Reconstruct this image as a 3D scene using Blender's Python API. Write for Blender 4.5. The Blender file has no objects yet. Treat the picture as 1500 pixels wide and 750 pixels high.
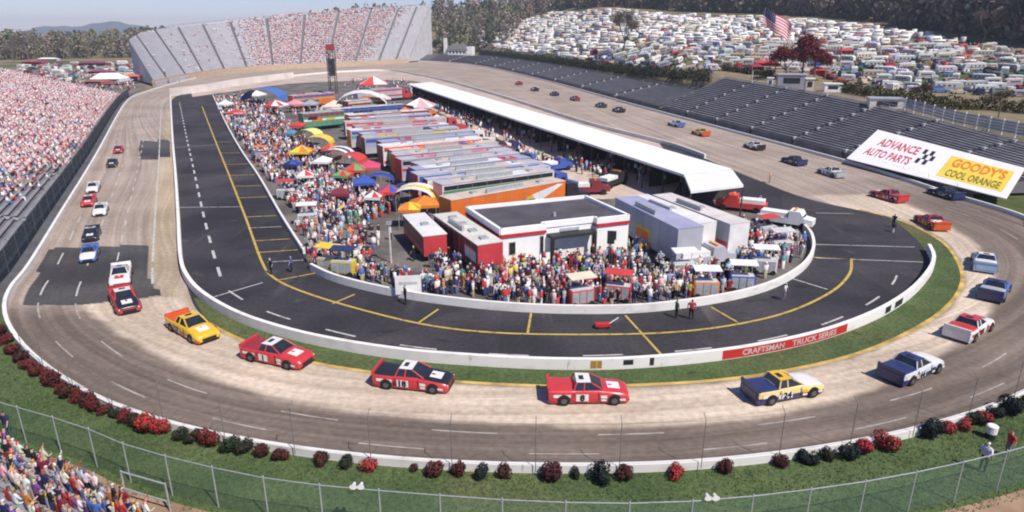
import bpy, bmesh, math, random
import numpy as np
from math import radians as R, sin, cos, pi, sqrt, atan2
from mathutils import Vector, Matrix
rnd = random.Random(7)
nr = np.random.RandomState(7)
S = bpy.context.scene
COL = S.collection
# ------------------------------------------------------------------ camera, sky, sun, exposure
CAM_H, FPX, PITCH = 23.0, 980.0, R(18.9)
cd = bpy.data.cameras.new('camera'); cam = bpy.data.objects.new('camera', cd); COL.objects.link(cam)
cam.location = (0, 0, CAM_H); cam.rotation_euler = (pi / 2 - PITCH, 0, 0)
cd.sensor_width = 36; cd.lens = 36 * FPX / 1500; cd.clip_start = .5; cd.clip_end = 20000
S.camera = cam
SUN_DIR = Vector((-0.53, 0.56, -1.0)).normalized()          # the way the light travels
el = math.asin(-SUN_DIR.z); az = atan2(-SUN_DIR.x, -SUN_DIR.y)
w = bpy.data.worlds.new('World'); S.world = w; w.use_nodes = True
nt = w.node_tree; nt.nodes.clear()
sky = nt.nodes.new('ShaderNodeTexSky'); sky.sky_type = 'NISHITA'; sky.sun_disc = False
sky.sun_elevation = el; sky.sun_rotation = az; sky.air_density = 1.0; sky.dust_density = 0.0; sky.ozone_density = 6.0; sky.altitude = 400
bg = nt.nodes.new('ShaderNodeBackground'); bg.inputs[1].default_value = 0.08
wo = nt.nodes.new('ShaderNodeOutputWorld')
hue = nt.nodes.new('ShaderNodeMix'); hue.data_type = 'RGBA'; hue.blend_type = 'MULTIPLY'; hue.inputs[0].default_value = 1; hue.inputs[7].default_value = (.90, .86, 1.10, 1)
nt.links.new(sky.outputs[0], hue.inputs[6]); nt.links.new(hue.outputs[2], bg.inputs[0]); nt.links.new(bg.outputs[0], wo.inputs[0])
ld = bpy.data.lights.new('sun', 'SUN'); ld.energy = 4.3; ld.angle = R(.6); ld.color = (1, .93, .84)
lo = bpy.data.objects.new('sun', ld); COL.objects.link(lo); lo.location = (0, 0, 80)
lo.rotation_euler = SUN_DIR.to_track_quat('-Z', 'Y').to_euler()
S.view_settings.view_transform = 'Standard'; S.view_settings.look = 'None'
S.view_settings.exposure = 0.34; S.view_settings.gamma = 1
S.cycles.filter_width = 2.0

# ------------------------------------------------------------------ photo pixel <-> place
UP = Vector((0, sin(PITCH), cos(PITCH))); FW = Vector((0, cos(PITCH), -sin(PITCH))); CP = Vector((0, 0, CAM_H))
def ray(px, py): return Vector(((px - 750) / FPX, 0, 0)) + UP * ((375 - py) / FPX) + FW
def G(px, py, z=0.0):
    d = ray(px, py); return CP + d * ((z - CAM_H) / d.z)
def proj(p):
    q = Vector(p) - CP; zc = q.dot(FW); return (750 + FPX * q.x / zc, 375 - FPX * q.dot(UP) / zc, zc)
def lin(c): return tuple((v / 12.92 if v <= .04045 else ((v + .055) / 1.055) ** 2.4) for v in c)

# ------------------------------------------------------------------ properties and objects
def tag(o, label=None, cat=None, group=None, kind=None):
    if label: o['label'] = label
    if cat: o['category'] = cat
    if group: o['group'] = group
    if kind: o['kind'] = kind
    return o
def empty(name, loc=(0, 0, 0), rz=0.0):
    o = bpy.data.objects.new(name, None); o.empty_display_size = .3; COL.objects.link(o)
    o.location = loc; o.rotation_euler = (0, 0, rz); return o
def mobj(name, me, parent=None, loc=None, rz=None):
    o = bpy.data.objects.new(name, me); COL.objects.link(o)
    if parent is not None: o.parent = parent
    if loc is not None: o.location = loc
    if rz is not None: o.rotation_euler = (0, 0, rz)
    return o
def copy_tree(o, parent=None):
    c = o.copy(); COL.objects.link(c)
    if parent is not None: c.parent = parent
    for ch in list(o.children): copy_tree(ch, c)
    return c
class MB:
    def __init__(s): s.v = []; s.f = []; s.m = []; s.c = None
    def add(s, vs, fs, m=0):
        b = len(s.v); s.v += [tuple(v) for v in vs]; s.f += [tuple(b + i for i in f) for f in fs]; s.m += [m] * len(fs)
    def quad(s, a, b, c, d, m=0): s.add([a, b, c, d], [(0, 1, 2, 3)], m)
    def box(s, x0, x1, y0, y1, z0, z1, m=0, mat=None):
        vs = [Vector((x, y, z)) for z in (z0, z1) for y in (y0, y1) for x in (x0, x1)]
        if mat is not None: vs = [mat @ v for v in vs]
        s.add(vs, [(0, 2, 3, 1), (4, 5, 7, 6), (0, 1, 5, 4), (2, 6, 7, 3), (0, 4, 6, 2), (1, 3, 7, 5)], m)
    def tube(s, p, q, r, n=6, r2=None, m=0):
        p = Vector(p); q = Vector(q); d = q - p
        if d.length < 1e-6: return
        d.normalize(); a = d.orthogonal().normalized(); b = d.cross(a); r2 = r if r2 is None else r2
        vs = [p + (a * cos(2 * pi * i / n) + b * sin(2 * pi * i / n)) * r for i in range(n)] + [q + (a * cos(2 * pi * i / n) + b * sin(2 * pi * i / n)) * r2 for i in range(n)]
        fs = [(i, (i + 1) % n, n + (i + 1) % n, n + i) for i in range(n)] + [tuple(range(n))[::-1], tuple(range(n, 2 * n))]
        s.add(vs, fs, m)
    def loft(s, rings, m=0, cap=True):
        n = len(rings[0]); vs = [v for r in rings for v in r]; fs = []
        for k in range(len(rings) - 1):
            for i in range(n):
                fs.append((k * n + i, k * n + (i + 1) % n, (k + 1) * n + (i + 1) % n, (k + 1) * n + i))
        if cap: fs += [tuple(range(n))[::-1], tuple(range((len(rings) - 1) * n, len(rings) * n))]
        s.add(vs, fs, m)
    def strip(s, A, B, m=0):
        n = len(A); s.add(list(A) + list(B), [(i, i + 1, n + i + 1, n + i) for i in range(n - 1)], m)
    def mesh(s, name, mats, smooth=False):
        me = bpy.data.meshes.new(name); me.from_pydata(s.v, [], s.f)
        for t in (mats if isinstance(mats, (list, tuple)) else [mats]): me.materials.append(t)
        if any(s.m): me.polygons.foreach_set('material_index', s.m)
        if smooth: me.polygons.foreach_set('use_smooth', [True] * len(s.f))
        me.update(); return me
    def build(s, name, mats, parent=None, loc=None, rz=None, smooth=False):
        return mobj(name, s.mesh(name, mats, smooth), parent, loc, rz)
def np_mesh(name, V, F, mat, col=None):
    """V (n,3), F (m,k) with equal sided faces, col (m,3) per face"""
    me = bpy.data.meshes.new(name); k = F.shape[1]
    me.vertices.add(len(V)); me.vertices.foreach_set('co', V.astype(np.float32).ravel())
    me.loops.add(F.size); me.loops.foreach_set('vertex_index', F.astype(np.int32).ravel())
    me.polygons.add(len(F)); me.polygons.foreach_set('loop_start', np.arange(0, F.size, k, dtype=np.int32))
    me.polygons.foreach_set('loop_total', np.full(len(F), k, dtype=np.int32))
    if col is not None:
        a = me.attributes.new('col', 'FLOAT_COLOR', 'FACE')
        a.data.foreach_set('color', np.hstack([col, np.ones((len(col), 1))]).astype(np.float32).ravel())
    me.materials.append(mat); me.update(); me.validate(); return me

# ------------------------------------------------------------------ materials
def nodes(name, rough=.8, spec=.3):
    m = bpy.data.materials.new(name); m.use_nodes = True; n = m.node_tree; b = n.nodes['Principled BSDF']
    b.inputs['Roughness'].default_value = rough
    b.inputs['Specular IOR Level'].default_value = spec
    return m, n, b
def mixc(n, a, b, fac, typ='MIX'):
    x = n.nodes.new('ShaderNodeMix'); x.data_type = 'RGBA'; x.blend_type = typ
    for k, val in ((6, a), (7, b), (0, fac)):
        if hasattr(val, 'is_linked'): n.links.new(val, x.inputs[k])
        else: x.inputs[k].default_value = val if k == 0 else (*val, 1)
    return x.outputs[2]
def noise(n, scale, detail=4, coord='Object', stretch=None, rough=.55):
    tc = n.nodes.new('ShaderNodeTexCoord'); t = n.nodes.new('ShaderNodeTexNoise'); t.inputs['Scale'].default_value = scale
    t.inputs['Detail'].default_value = detail; t.inputs['Roughness'].default_value = rough
    src = tc.outputs[coord]
    if stretch:
        mp = n.nodes.new('ShaderNodeMapping'); mp.inputs['Scale'].default_value = stretch; n.links.new(src, mp.inputs[0]); src = mp.outputs[0]
    n.links.new(src, t.inputs['Vector']); return t.outputs['Fac']
def ramp(n, src, lo, hi):
    r = n.nodes.new('ShaderNodeMapRange'); r.interpolation_type = 'SMOOTHSTEP'
    r.inputs['From Min'].default_value = lo; r.inputs['From Max'].default_value = hi; n.links.new(src, r.inputs['Value']); return r.outputs[0]
def attr(n, name, typ='GEOMETRY'):
    a = n.nodes.new('ShaderNodeAttribute'); a.attribute_name = name; a.attribute_type = typ; return a
MC = {}
def M(name, c, rough=.75, var=.18, scale=1.5, spec=.3, bump=0, metal=0):
    if name in MC: return MC[name]
    m, n, b = nodes(name, rough, spec); b.inputs['Metallic'].default_value = metal
    f = noise(n, scale, 5); lo_ = tuple(v * (1 - var) for v in c); hi_ = tuple(min(1, v * (1 + var)) for v in c)
    n.links.new(mixc(n, lo_, hi_, ramp(n, f, .3, .7)), b.inputs['Base Color'])
    if bump:
        bp = n.nodes.new('ShaderNodeBump'); bp.inputs['Strength'].default_value = bump; n.links.new(noise(n, scale * 6, 3), bp.inputs['Height']); n.links.new(bp.outputs[0], b.inputs['Normal'])
    MC[name] = m; return m
def paint(name, prop, rough=.35, spec=.5, var=.12, scale=2.0, flat=False):
    """colour comes from a custom property of each object, so copies share one mesh"""
    if name in MC: return MC[name]
    m, n, b = nodes(name, rough, spec); a = attr(n, prop, 'OBJECT')
    f = noise(n, scale, 4)
    n.links.new(mixc(n, a.outputs['Color'], mixc(n, a.outputs['Color'], (1 - var * 2.2, 1 - var * 2.4, 1 - var * 2.7), 1.0, 'MULTIPLY'), ramp(n, f, .35, .75)), b.inputs['Base Color'])
    MC[name] = m; return m
def facecol(name, rough=.85, spec=.2):
    if name in MC: return MC[name]
    m, n, b = nodes(name, rough, spec); a = attr(n, 'col'); n.links.new(a.outputs['Color'], b.inputs['Base Color']); MC[name] = m; return m
WHITE = M('white_paint', (.78, .77, .74), .6, .07, .8)
WALLW = M('white_concrete', (.76, .74, .70), .8, .10, .5, bump=.1)
STEEL = M('galvanised_steel', (.42, .44, .45), .5, .12, 3, metal=.3)
DARKST = M('dark_steel', (.05, .05, .055), .6, .2, 3)
RUBBER = M('tyre_rubber', (.018, .018, .018), .85, .2, 4)
GLASS = M('dark_glass', (.02, .024, .03), .12, .2, 2, spec=.8)
BLACK = M('black_plastic', (.025, .025, .028), .5, .2, 2)
RED = M('red_paint', (.52, .035, .03), .5, .12, 1)
def worn_paint(name, c, under=(.06, .056, .058), lo=.50, hi=.72):
    m, n, b = nodes(name, .8, .25); f = noise(n, 1.6, 7, rough=.7); f2 = noise(n, .35, 3)
    c1 = mixc(n, c, tuple(v * .72 for v in c), f2); n.links.new(mixc(n, c1, under, ramp(n, f, lo, hi)), b.inputs['Base Color']); return m
YEL = worn_paint('yellow_line_paint', (.60, .42, .09)); LINEW = worn_paint('white_line_paint', (.58, .56, .53))
ASPH = M('grey_asphalt', (.10, .095, .09), .9, .25, .25, bump=.1)
BENCH = M('aluminium_bench', (.26, .255, .27), .5, .12, .6)
STEP = M('stand_concrete', (.16, .155, .16), .9, .2, .4)
LSTEP = M('pale_stand_concrete', (.50, .49, .51), .85, .1, .3)
LBENCH = M('pale_aluminium_bench', (.66, .65, .68), .5, .1, .4)
DIRT = M('brown_dirt', (.30, .20, .13), .95, .22, .5, bump=.3)
LEAFCOL = facecol('leaf_by_face', .8); CROWD = facecol('clothes_by_face', .9); VEH = facecol('vehicle_by_face', .5, .4)

# ------------------------------------------------------------------ curves
def catmull(P, k, closed=False):
    n = len(P); out = []
    for i in range(n if closed else n - 1):
        a, b, c, d = [P[(i + j) % n] if closed else P[min(max(i + j, 0), n - 1)] for j in (-1, 0, 1, 2)]
        for s in range(k):
            t = s / k
            out.append(.5 * ((2 * b) + (c - a) * t + (2 * a - 5 * b + 4 * c - d) * t * t + (3 * b - a - 3 * c + d) * t ** 3))
    if not closed: out.append(P[-1].copy())
    return out
def path(px, k=8, z=0.0): return catmull([G(x, y, z) for x, y in px], k)
def resample(P, step):
    L = [0.0]
    for a, b in zip(P, P[1:]): L.append(L[-1] + (b - a).length)
    n = max(1, round(L[-1] / step)); out = []; j = 0
    for i in range(n + 1):
        t = L[-1] * i / n
        while j < len(L) - 2 and L[j + 1] < t: j += 1
        f = (t - L[j]) / max(1e-9, L[j + 1] - L[j]); out.append(P[j].lerp(P[j + 1], min(1, max(0, f))))
    return out
def normals2d(P):
    out = []
    for i in range(len(P)):
        t = P[min(i + 1, len(P) - 1)] - P[max(i - 1, 0)]; t.z = 0; t.normalize(); out.append(Vector((t.y, -t.x, 0)))
    return out          # to the right of travel
def offset(P, d, z=None):
    return [p + n * d if z is None else Vector(((p + n * d).x, (p + n * d).y, z)) for p, n in zip(P, normals2d(P))]
def wall_mesh(mb, P, h, th, m=0, z0=0.0):
    N = normals2d(P); A = [p + n * th / 2 for p, n in zip(P, N)]; B = [p - n * th / 2 for p, n in zip(P, N)]
    up = lambda Q, z: [Vector((q.x, q.y, q.z + z)) for q in Q]
    mb.strip(up(A, z0), up(A, z0 + h), m); mb.strip(up(A, z0 + h), up(B, z0 + h), m); mb.strip(up(B, z0 + h), up(B, z0), m)
    for i in (0, -1): mb.quad(A[i] + Vector((0, 0, z0)), B[i] + Vector((0, 0, z0)), B[i] + Vector((0, 0, z0 + h)), A[i] + Vector((0, 0, z0 + h)), m)
def band(mb, P, half, z, m=0): mb.strip(offset(P, half, z), offset(P, -half, z), m)
def inpoly(x, y, poly):
    c = False; j = len(poly) - 1
    for i in range(len(poly)):
        xi, yi = poly[i][0], poly[i][1]; xj, yj = poly[j][0], poly[j][1]
        if (yi > y) != (yj > y) and x < (xj - xi) * (y - yi) / (yj - yi) + xi: c = not c
        j = i
    return c
def inpoly_np(X, Y, poly):
    c = np.zeros(X.shape, bool); j = len(poly) - 1
    for i in range(len(poly)):
        xi, yi = poly[i][0], poly[i][1]; xj, yj = poly[j][0], poly[j][1]
        with np.errstate(divide='ignore', invalid='ignore'):
            c ^= ((yi > Y) != (yj > Y)) & (X < (xj - xi) * (Y - yi) / (yj - yi + 1e-12) + xi)
        j = i
    return c

# ------------------------------------------------------------------ the oval: pairs outer edge | inner edge of the racing surface
PAIRS = [((262,121),(268,138)),((215,135),(252,146)),((186,150),(251,165)),((140,232),(256,232)),((92,312),(262,320)),((45,390),(268,390)),
 ((18,425),(278,432)),((8,455),(292,458)),((20,492),(325,480)),((65,540),(375,503)),((150,592),(450,526)),((270,633),(540,542)),((420,663),(630,553)),
 ((600,683),(730,560)),((800,691),(830,563)),((1000,687),(940,561)),((1180,668),(1050,554)),((1340,637),(1150,540)),((1470,595),(1245,518)),
 ((1570,540),(1320,488)),((1625,470),(1378,452)),((1620,405),(1404,415)),((1570,355),(1398,382)),((1490,317),(1370,350)),((1390,286),(1300,318)),
 ((1280,250),(1180,290)),((1180,222),(1095,258)),((1060,190),(985,215)),((930,155),(860,182)),((800,119),(740,144)),((710,98),(660,121)),
 ((655,91.5),(620,112)),((600,90),(570,104)),((530,91),(500,106)),((460,94),(430,112)),((380,100),(355,122)),((315,109),(300,132))]
KSEG = 24
OUT = catmull([G(*a) for a, b in PAIRS], KSEG, True); INN = catmull([G(*b) for a, b in PAIRS], KSEG, True)
NP_ = len(OUT)
def seg(P, a, b): return P[int(a * KSEG):int(b * KSEG) + 1]
def lane(f, a, b): return [o.lerp(i, f) for o, i in zip(seg(OUT, a, b), seg(INN, a, b))]
# height of the ground
WL = seg(OUT, 24, 31); LN0 = Vector((65, 83, 0)); LNN = Vector((.972, .233, 0))
def sm(a, b, x):
    t = np.clip((x - a) / (b - a), 0, 1); return t * t * (3 - 2 * t)
def Hn(X, Y):
    X = np.asarray(X, float); Y = np.asarray(Y, float); d = np.hypot(X, Y)
    s = (X - LN0.x) * LNN.x + (Y - LN0.y) * LNN.y
    P = sm(22.5, 28, s) * sm(60, 120, Y + .3 * X)
    h1 = P * (7.2 + np.minimum(.078 * np.clip(d - 215, 0, 430), .30 * np.clip(s - 27, 0, 400)))
    h2 = sm(515, 760, Y) * 26 * sm(-330, -120, X)
    far = sm(700, 3000, d) * -62 * sm(200, -500, X)
    return np.maximum(h1, h2) + far
def H(x, y): return float(Hn(x, y))
def T(px, py):
    d = ray(px, py); t = 20.0
    while t < 3000:
        p = CP + d * t
        if p.z <= H(p.x, p.y):
            a, b = t - 2, t
            for _ in range(12):
                c = (a + b) / 2; q = CP + d * c
                if q.z <= H(q.x, q.y): b = c
                else: a = c
            return CP + d * b
        t += 2
    return None
# ------------------------------------------------------------------ ground, far ridge
def axis(lo, hi, step, far):
    a = list(np.arange(lo, hi + .1, step)); d = step; x = hi
    up = []
    while x < far: d *= 1.35; x += d; up.append(x)
    dn = []; d = step; x = lo
    while x > -far: d *= 1.35; x -= d; dn.append(x)
    return np.array(dn[::-1] + a + up)
xs = axis(-420, 420, 4, 3600); ys = axis(-60, 760, 6, 3600)
GX, GY = max(abs(xs[0]), xs[-1]), max(abs(ys[0]), ys[-1])
XX, YY = np.meshgrid(xs, ys); ZZ = Hn(XX, YY) - .06
nx, ny = len(xs), len(ys); idx = np.arange(nx * ny).reshape(ny, nx)
Fq = np.stack([idx[:-1, :-1], idx[:-1, 1:], idx[1:, 1:], idx[1:, :-1]], -1).reshape(-1, 4)
m, n, b = nodes('field_ground', .95, .1)
f1 = noise(n, .018, 6); f2 = noise(n, .5, 6); f3 = noise(n, .05, 4)
c1 = mixc(n, (.055, .082, .026), (.11, .115, .045), ramp(n, f2, .3, .7)); c2 = mixc(n, (.20, .155, .095), (.27, .22, .15), ramp(n, f2, .35, .7))
n.links.new(mixc(n, c1, c2, ramp(n, f1, .38, .56)), b.inputs['Base Color'])
g = mobj('ground', np_mesh('ground', np.stack([XX, YY, ZZ], -1).reshape(-1, 3), Fq, m)); tag(g, kind='structure')
g.data.polygons.foreach_set('use_smooth', [True] * len(g.data.polygons))
# far ridge line, the blue of the haze put into its colour
mb = MB(); rr = []
ridge_mat = M('hazy_ridge_woods', (.075, .10, .115), .95, .15, .004)
for (x0, x1, yy, hts) in ((-3000, 900, 3300, None),):
    N_ = 90; base = []; mid = []; top = []
    for i in range(N_ + 1):
        t = i / N_; x = x0 + (x1 - x0) * t; px = 750 + FPX * x / (yy * cos(PITCH) + 20 * sin(PITCH))
        yp = 50 - 17 * math.exp(-((px - 165) / 75) ** 2) - 7 * math.exp(-((px - 60) / 50) ** 2) - 20 * sm(180, 420, px) + 1.6 * sin(i * .9) + 1.1 * sin(i * 2.3)
        d = ray(px, yp); z = CAM_H + d.z * (yy / d.y)
        base.append(Vector((x, yy - 500, -120))); mid.append(Vector((x, yy - 160, z * .55 - 30))); top.append(Vector((x, yy, z)))
    back = [Vector((p.x, p.y + 700, -120)) for p in top]
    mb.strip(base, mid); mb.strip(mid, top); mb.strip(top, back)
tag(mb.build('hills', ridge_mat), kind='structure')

# ------------------------------------------------------------------ racing surface
def wpoly(px): return [tuple(G(x, y).xy) for x, y in px]
CONC = wpoly([(116,447),(235,434),(262,436),(275,444),(330,487),(390,512),(480,535),(600,556),(830,571),(1050,562),(1250,526),(1385,460),(1412,415),(1405,380),(1378,350),(1320,322),(1250,308),(1180,290),(1180,286),
  (1296,284),(1370,318),(1425,352),(1455,390),(1462,430),(1440,470),(1390,508),(1325,553),(1245,583),(1150,605),(1060,617),(960,624),(860,626),(760,623),(640,615),(520,602),(400,582),(296,552),(216,515),(160,478)])
PATCH = [wpoly([(74,364),(215,358),(214,400),(236,433),(116,447),(30,447)]), wpoly([(206,208),(248,204),(248,231),(203,234)])]
APRON = wpoly([(250,140),(262,140),(262,420),(310,470),(262,437),(235,436),(219,390),(222,300),(240,200),(249,150)])
NW = 28
pts = np.zeros((NP_ + 1, NW + 1, 3)); uv = np.zeros((NP_ + 1, NW + 1, 2)); L = 0
for i in range(NP_ + 1):
    o, q = OUT[i % NP_], INN[i % NP_]
    if i: L += ((o + q) / 2 - (OUT[i - 1] + INN[i - 1]) / 2).length
    for j in range(NW + 1):
        p = o.lerp(q, j / NW); pts[i, j] = p; uv[i, j] = ((o - q).length * j / NW * .1, L * .1)
ia = np.arange((NP_ + 1) * (NW + 1)).reshape(NP_ + 1, NW + 1)
Fq = np.stack([ia[:-1, :-1], ia[:-1, 1:], ia[1:, 1:], ia[1:, :-1]], -1).reshape(-1, 4)
V = pts.reshape(-1, 3); UVv = uv.reshape(-1, 2)
m, n, b = nodes('race_track_surface', .85, .25)
me = np_mesh('race_track', V, Fq, m)
ul = me.uv_layers.new(name='UVMap'); ul.data.foreach_set('uv', UVv[Fq.ravel()].astype(np.float32).ravel())
def fattr(nm, vals):
    if nm in ('conc', 'apron'):
        g2 = np.asarray(vals, float).reshape(NP_ + 1, NW + 1)
        for _ in range(5):
            g2[:, 1:-1] = (g2[:, :-2] + g2[:, 1:-1] * 2 + g2[:, 2:]) / 4; g2[1:-1] = (g2[:-2] + g2[1:-1] * 2 + g2[2:]) / 4
        vals = g2.ravel()
    a = me.attributes.new(nm, 'FLOAT', 'POINT'); a.data.foreach_set('value', np.asarray(vals, np.float32))
fattr('conc', inpoly_np(V[:, 0], V[:, 1], CONC)); fattr('patch', inpoly_np(V[:, 0], V[:, 1], PATCH[0]) | inpoly_np(V[:, 0], V[:, 1], PATCH[1]))
fattr('apron', inpoly_np(V[:, 0], V[:, 1], APRON))
ii = np.repeat(np.arange(NP_ + 1), NW + 1) / KSEG; jj = np.tile(np.arange(NW + 1), NP_ + 1) / NW
grey = sm(5.6, 8.2, ii) * (1 - sm(22.5, 26.5, ii))
fattr('grey', grey); fattr('across', jj)
streak = noise(n, 1.0, 5, 'UV', (9.0, .10, 1)); streak2 = noise(n, 1.0, 4, 'UV', (26.0, .25, 1)); blot = noise(n, .09, 5); fine = noise(n, 2.2, 6); wob = noise(n, .35, 4)
base = mixc(n, (.33, .265, .22), (.47, .385, .325), ramp(n, streak, .33, .68))
gcol = mixc(n, (.15, .118, .096), (.25, .20, .165), ramp(n, streak, .3, .7))
ccol = mixc(n, (.54, .44, .34), (.70, .585, .47), ramp(n, streak, .3, .68))
acol = mixc(n, (.40, .32, .215), (.52, .43, .31), ramp(n, streak, .3, .7))
pcol = mixc(n, (.062, .060, .062), (.10, .097, .096), ramp(n, blot, .35, .65))
def jit(nm, wamt=.55):
    a = attr(n, nm).outputs['Fac']; mm = n.nodes.new('ShaderNodeMath'); mm.operation = 'MULTIPLY_ADD'; n.links.new(wob, mm.inputs[0]); mm.inputs[1].default_value = wamt
    n.links.new(a, mm.inputs[2]); return ramp(n, mm.outputs[0], .5 + wamt * .5 - .3, .5 + wamt * .5 + .3)
cx = mixc(n, base, gcol, jit('grey', .35)); cx = mixc(n, cx, acol, jit('apron')); cx = mixc(n, cx, ccol, jit('conc', .3)); cx = mixc(n, cx, pcol, ramp(n, attr(n, 'patch').outputs['Fac'], .35, .65))
cx = mixc(n, cx, mixc(n, (.62, .60, .58), (1.12, 1.1, 1.08), ramp(n, streak2, .30, .72)), .38, 'MULTIPLY')
cx = mixc(n, cx, mixc(n, (.80, .79, .78), (1.08, 1.08, 1.07), ramp(n, blot, .3, .7)), .9, 'MULTIPLY')
cx = mixc(n, cx, mixc(n, (.82, .82, .82), (1.08, 1.08, 1.08), ramp(n, fine, .3, .7)), 1.0, 'MULTIPLY')
n.links.new(cx, b.inputs['Base Color'])
tag(mobj('race_track', me), kind='structure')

# painted lines on the oval
mb = MB()
def dashes(P, ln, gap, half, z, m=0, start=0.0):
    Q = resample(P, 1.0); i = int(start)
    while i + ln < len(Q): band(mb, Q[i:i + int(ln) + 1], half, z, m); i += int(ln + gap)
dashes(lane(.17, 4.3, 6.6), 4, 5, .08, .008, 0); dashes(lane(.37, 4.3, 6.6), 4, 5, .08, .008, 0); dashes(lane(.17, 6.6, 24), 4, 6, .06, .008, 2); dashes(lane(.37, 6.6, 24), 4, 6, .055, .008, 2)
dashes(lane(.80, 1.0, 6.6), 5, 2, .11, .008); dashes(lane(.56, 1.5, 6.2), 3, 4, .07, .008)
dashes(lane(.37, 1.2, 4.3), 3, 5, .07, .008); dashes(lane(.17, 1.2, 4.3), 3, 6, .06, .008)
band(mb, resample(lane(.80, 1.0, 4.6), 2), .07, .006, 0)
band(mb, resample(lane(.985, 7.3, 24.4), 1.5), .28, .008, 1)            # yellow line round the turn
tag(mb.build('track_markings', [LINEW, M('worn_yellow_line', (.50, .34, .10), .85, .35, .5), M('worn_white_line', (.36, .33, .30), .85, .3, .8)]), kind='structure')

# ------------------------------------------------------------------ infield: pit road, paddock, garage lane, grass verge
def sheet(name, pts_, mat, z):
    from mathutils.geometry import tessellate_polygon
    vs = [Vector((p[0], p[1], z)) for p in pts_]; fs = []
    for f in tessellate_polygon([vs]):
        a_, b_, c_ = (vs[i] for i in f); fs.append(f if (b_ - a_).cross(c_ - a_).z > 0 else f[::-1])
    me = bpy.data.meshes.new(name); me.from_pydata([tuple(v) for v in vs], [], fs); me.materials.append(mat); return tag(mobj(name, me), kind='structure')
m, n, b = nodes('pit_asphalt', .9, .3)
f1 = noise(n, .12, 6); f2 = noise(n, 3, 6); f3 = noise(n, .5, 3, stretch=(1, .12, 1))
c1 = mixc(n, (.030, .028, .033), (.052, .048, .054), ramp(n, f1, .35, .65)); c1 = mixc(n, c1, (.085, .08, .08), ramp(n, f3, .60, .78)); c1 = mixc(n, c1, mixc(n, (.78,) * 3, (1.15,) * 3, ramp(n, f2, .3, .7)), 1.0, 'MULTIPLY')
vor = n.nodes.new('ShaderNodeTexVoronoi'); vor.inputs['Scale'].default_value = .055; tcv = n.nodes.new('ShaderNodeTexCoord'); n.links.new(tcv.outputs['Object'], vor.inputs['Vector'])
hs = n.nodes.new('ShaderNodeSeparateColor'); n.links.new(vor.outputs['Color'], hs.inputs[0]); c1 = mixc(n, c1, mixc(n, (.80, .80, .82), (1.35, 1.3, 1.28), hs.outputs[0]), .8, 'MULTIPLY')
st_ = noise(n, .7, 6, stretch=(.35, 1.6, 1)); c1 = mixc(n, c1, (.014, .013, .014), ramp(n, st_, .60, .74)); st2 = noise(n, .28, 7); c1 = mixc(n, c1, (.12, .112, .11), ramp(n, st2, .63, .80))
n.links.new(c1, b.inputs['Base Color']); PITM = m
sheet('pit_road', INN, PITM, .004)
m, n, b = nodes('paddock_asphalt', .92, .25)
f1 = noise(n, .15, 6); f2 = noise(n, 2, 6)
n.links.new(mixc(n, mixc(n, (.10, .09, .085), (.185, .165, .15), ramp(n, f1, .35, .65)), mixc(n, (.8,) * 3, (1.1,) * 3, ramp(n, f2, .3, .7)), 1.0, 'MULTIPLY'), b.inputs['Base Color'])
PITWALL_L = [(312,141),(330,180),(352,220),(380,262),(412,318),(446,372)]
PITWALL_T = [(456,396),(480,408),(510,418),(560,430),(620,441),(700,451),(780,457),(860,459),(940,457),(1020,448),(1090,435),(1140,418),(1175,396),(1190,373),(1188,351),(1176,336),(1158,325)]
sheet('paddock', [tuple(p.xy) for p in path(PITWALL_L, 4) + path(PITWALL_T, 6) + path([(1090,300),(1010,262),(900,225),(760,178),(640,128),(600,116),(500,117),(420,121),(340,132)], 4)], m, .010)
GAR = M('garage_lane_concrete', (.52, .415, .34), .9, .16, .25, bump=.1)
sheet('garage_lane', wpoly([(596,122),(640,134),(760,172),(900,222),(1005,256),(985,285),(930,290),(880,292),(830,288),(800,262),(760,235),(700,200),(650,168),(610,150)]), GAR, .016)
sheet('far_apron', [tuple(p.xy) for p in seg(INN, 27.2, 36.6)[::3]] + [tuple(p.xy) for p in path([(282,142),(340,134),(420,123),(500,119),(600,118),(640,130),(700,152),(830,190),(985,236)], 4)], M('far_apron_concrete', (.46, .37, .31), .9, .16, .12), .013)
# yellow edge line of pit road, stall lines, lane dashes
mb = MB()
PYL = path([(296,156),(313,200),(335,255),(361,322),(383,382),(400,406),(440,426),(520,451),(620,475),(720,487),(850,490),(980,487),(1080,475),(1160,455),(1220,426),(1245,400),(1247,379)], 10)
band(mb, resample(PYL, 1.2), .13, .012, 0)
for a, c, k in (((520,431),(487,445),0),((642,453),(613,473),0),((778,459),(773,488),0),((916,462),(970,521),0),((1042,450),(1082,473),0),((1160,408),(1212,424),1),((1192,377),(1247,380),0),
    ((1192,358),(1340,362),1),((1196,378),(1352,384),1),((468,399),(405,411),0),((1195,312),(1250,313),1),((446,381),(392,384),1),((436,366),(378,370),0),((424,350),(372,353),0),((412,332),(364,334),1),((404,316),(358,318),0),
    ((258,216),(318,212),1),((262,304),(352,303),1),((385,414),(310,436),1),((395,288),(349,290),0),((384,272),(342,273),0),((374,256),(335,257),0),((364,240),(329,241),0),((354,224),(323,224),0),((344,208),(316,208),0)):
    P = resample([G(*a), G(*c)], 2); band(mb, P, .10 if k == 0 else .08, .014, k)
dashes(path([(263,150),(272,195),(283,245),(297,310),(311,365),(323,405)], 8), 3, 3, .14, .012, 1)
dashes(path([(335,426),(380,452),(460,478),(560,501),(660,514),(780,521),(900,520),(1020,512),(1130,496),(1220,470),(1280,440),(1308,415),(1316,395)], 8), 3, 4, .09, .012, 1)
tag(mb.build('pit_road_markings', [YEL, LINEW]), kind='structure')
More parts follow.
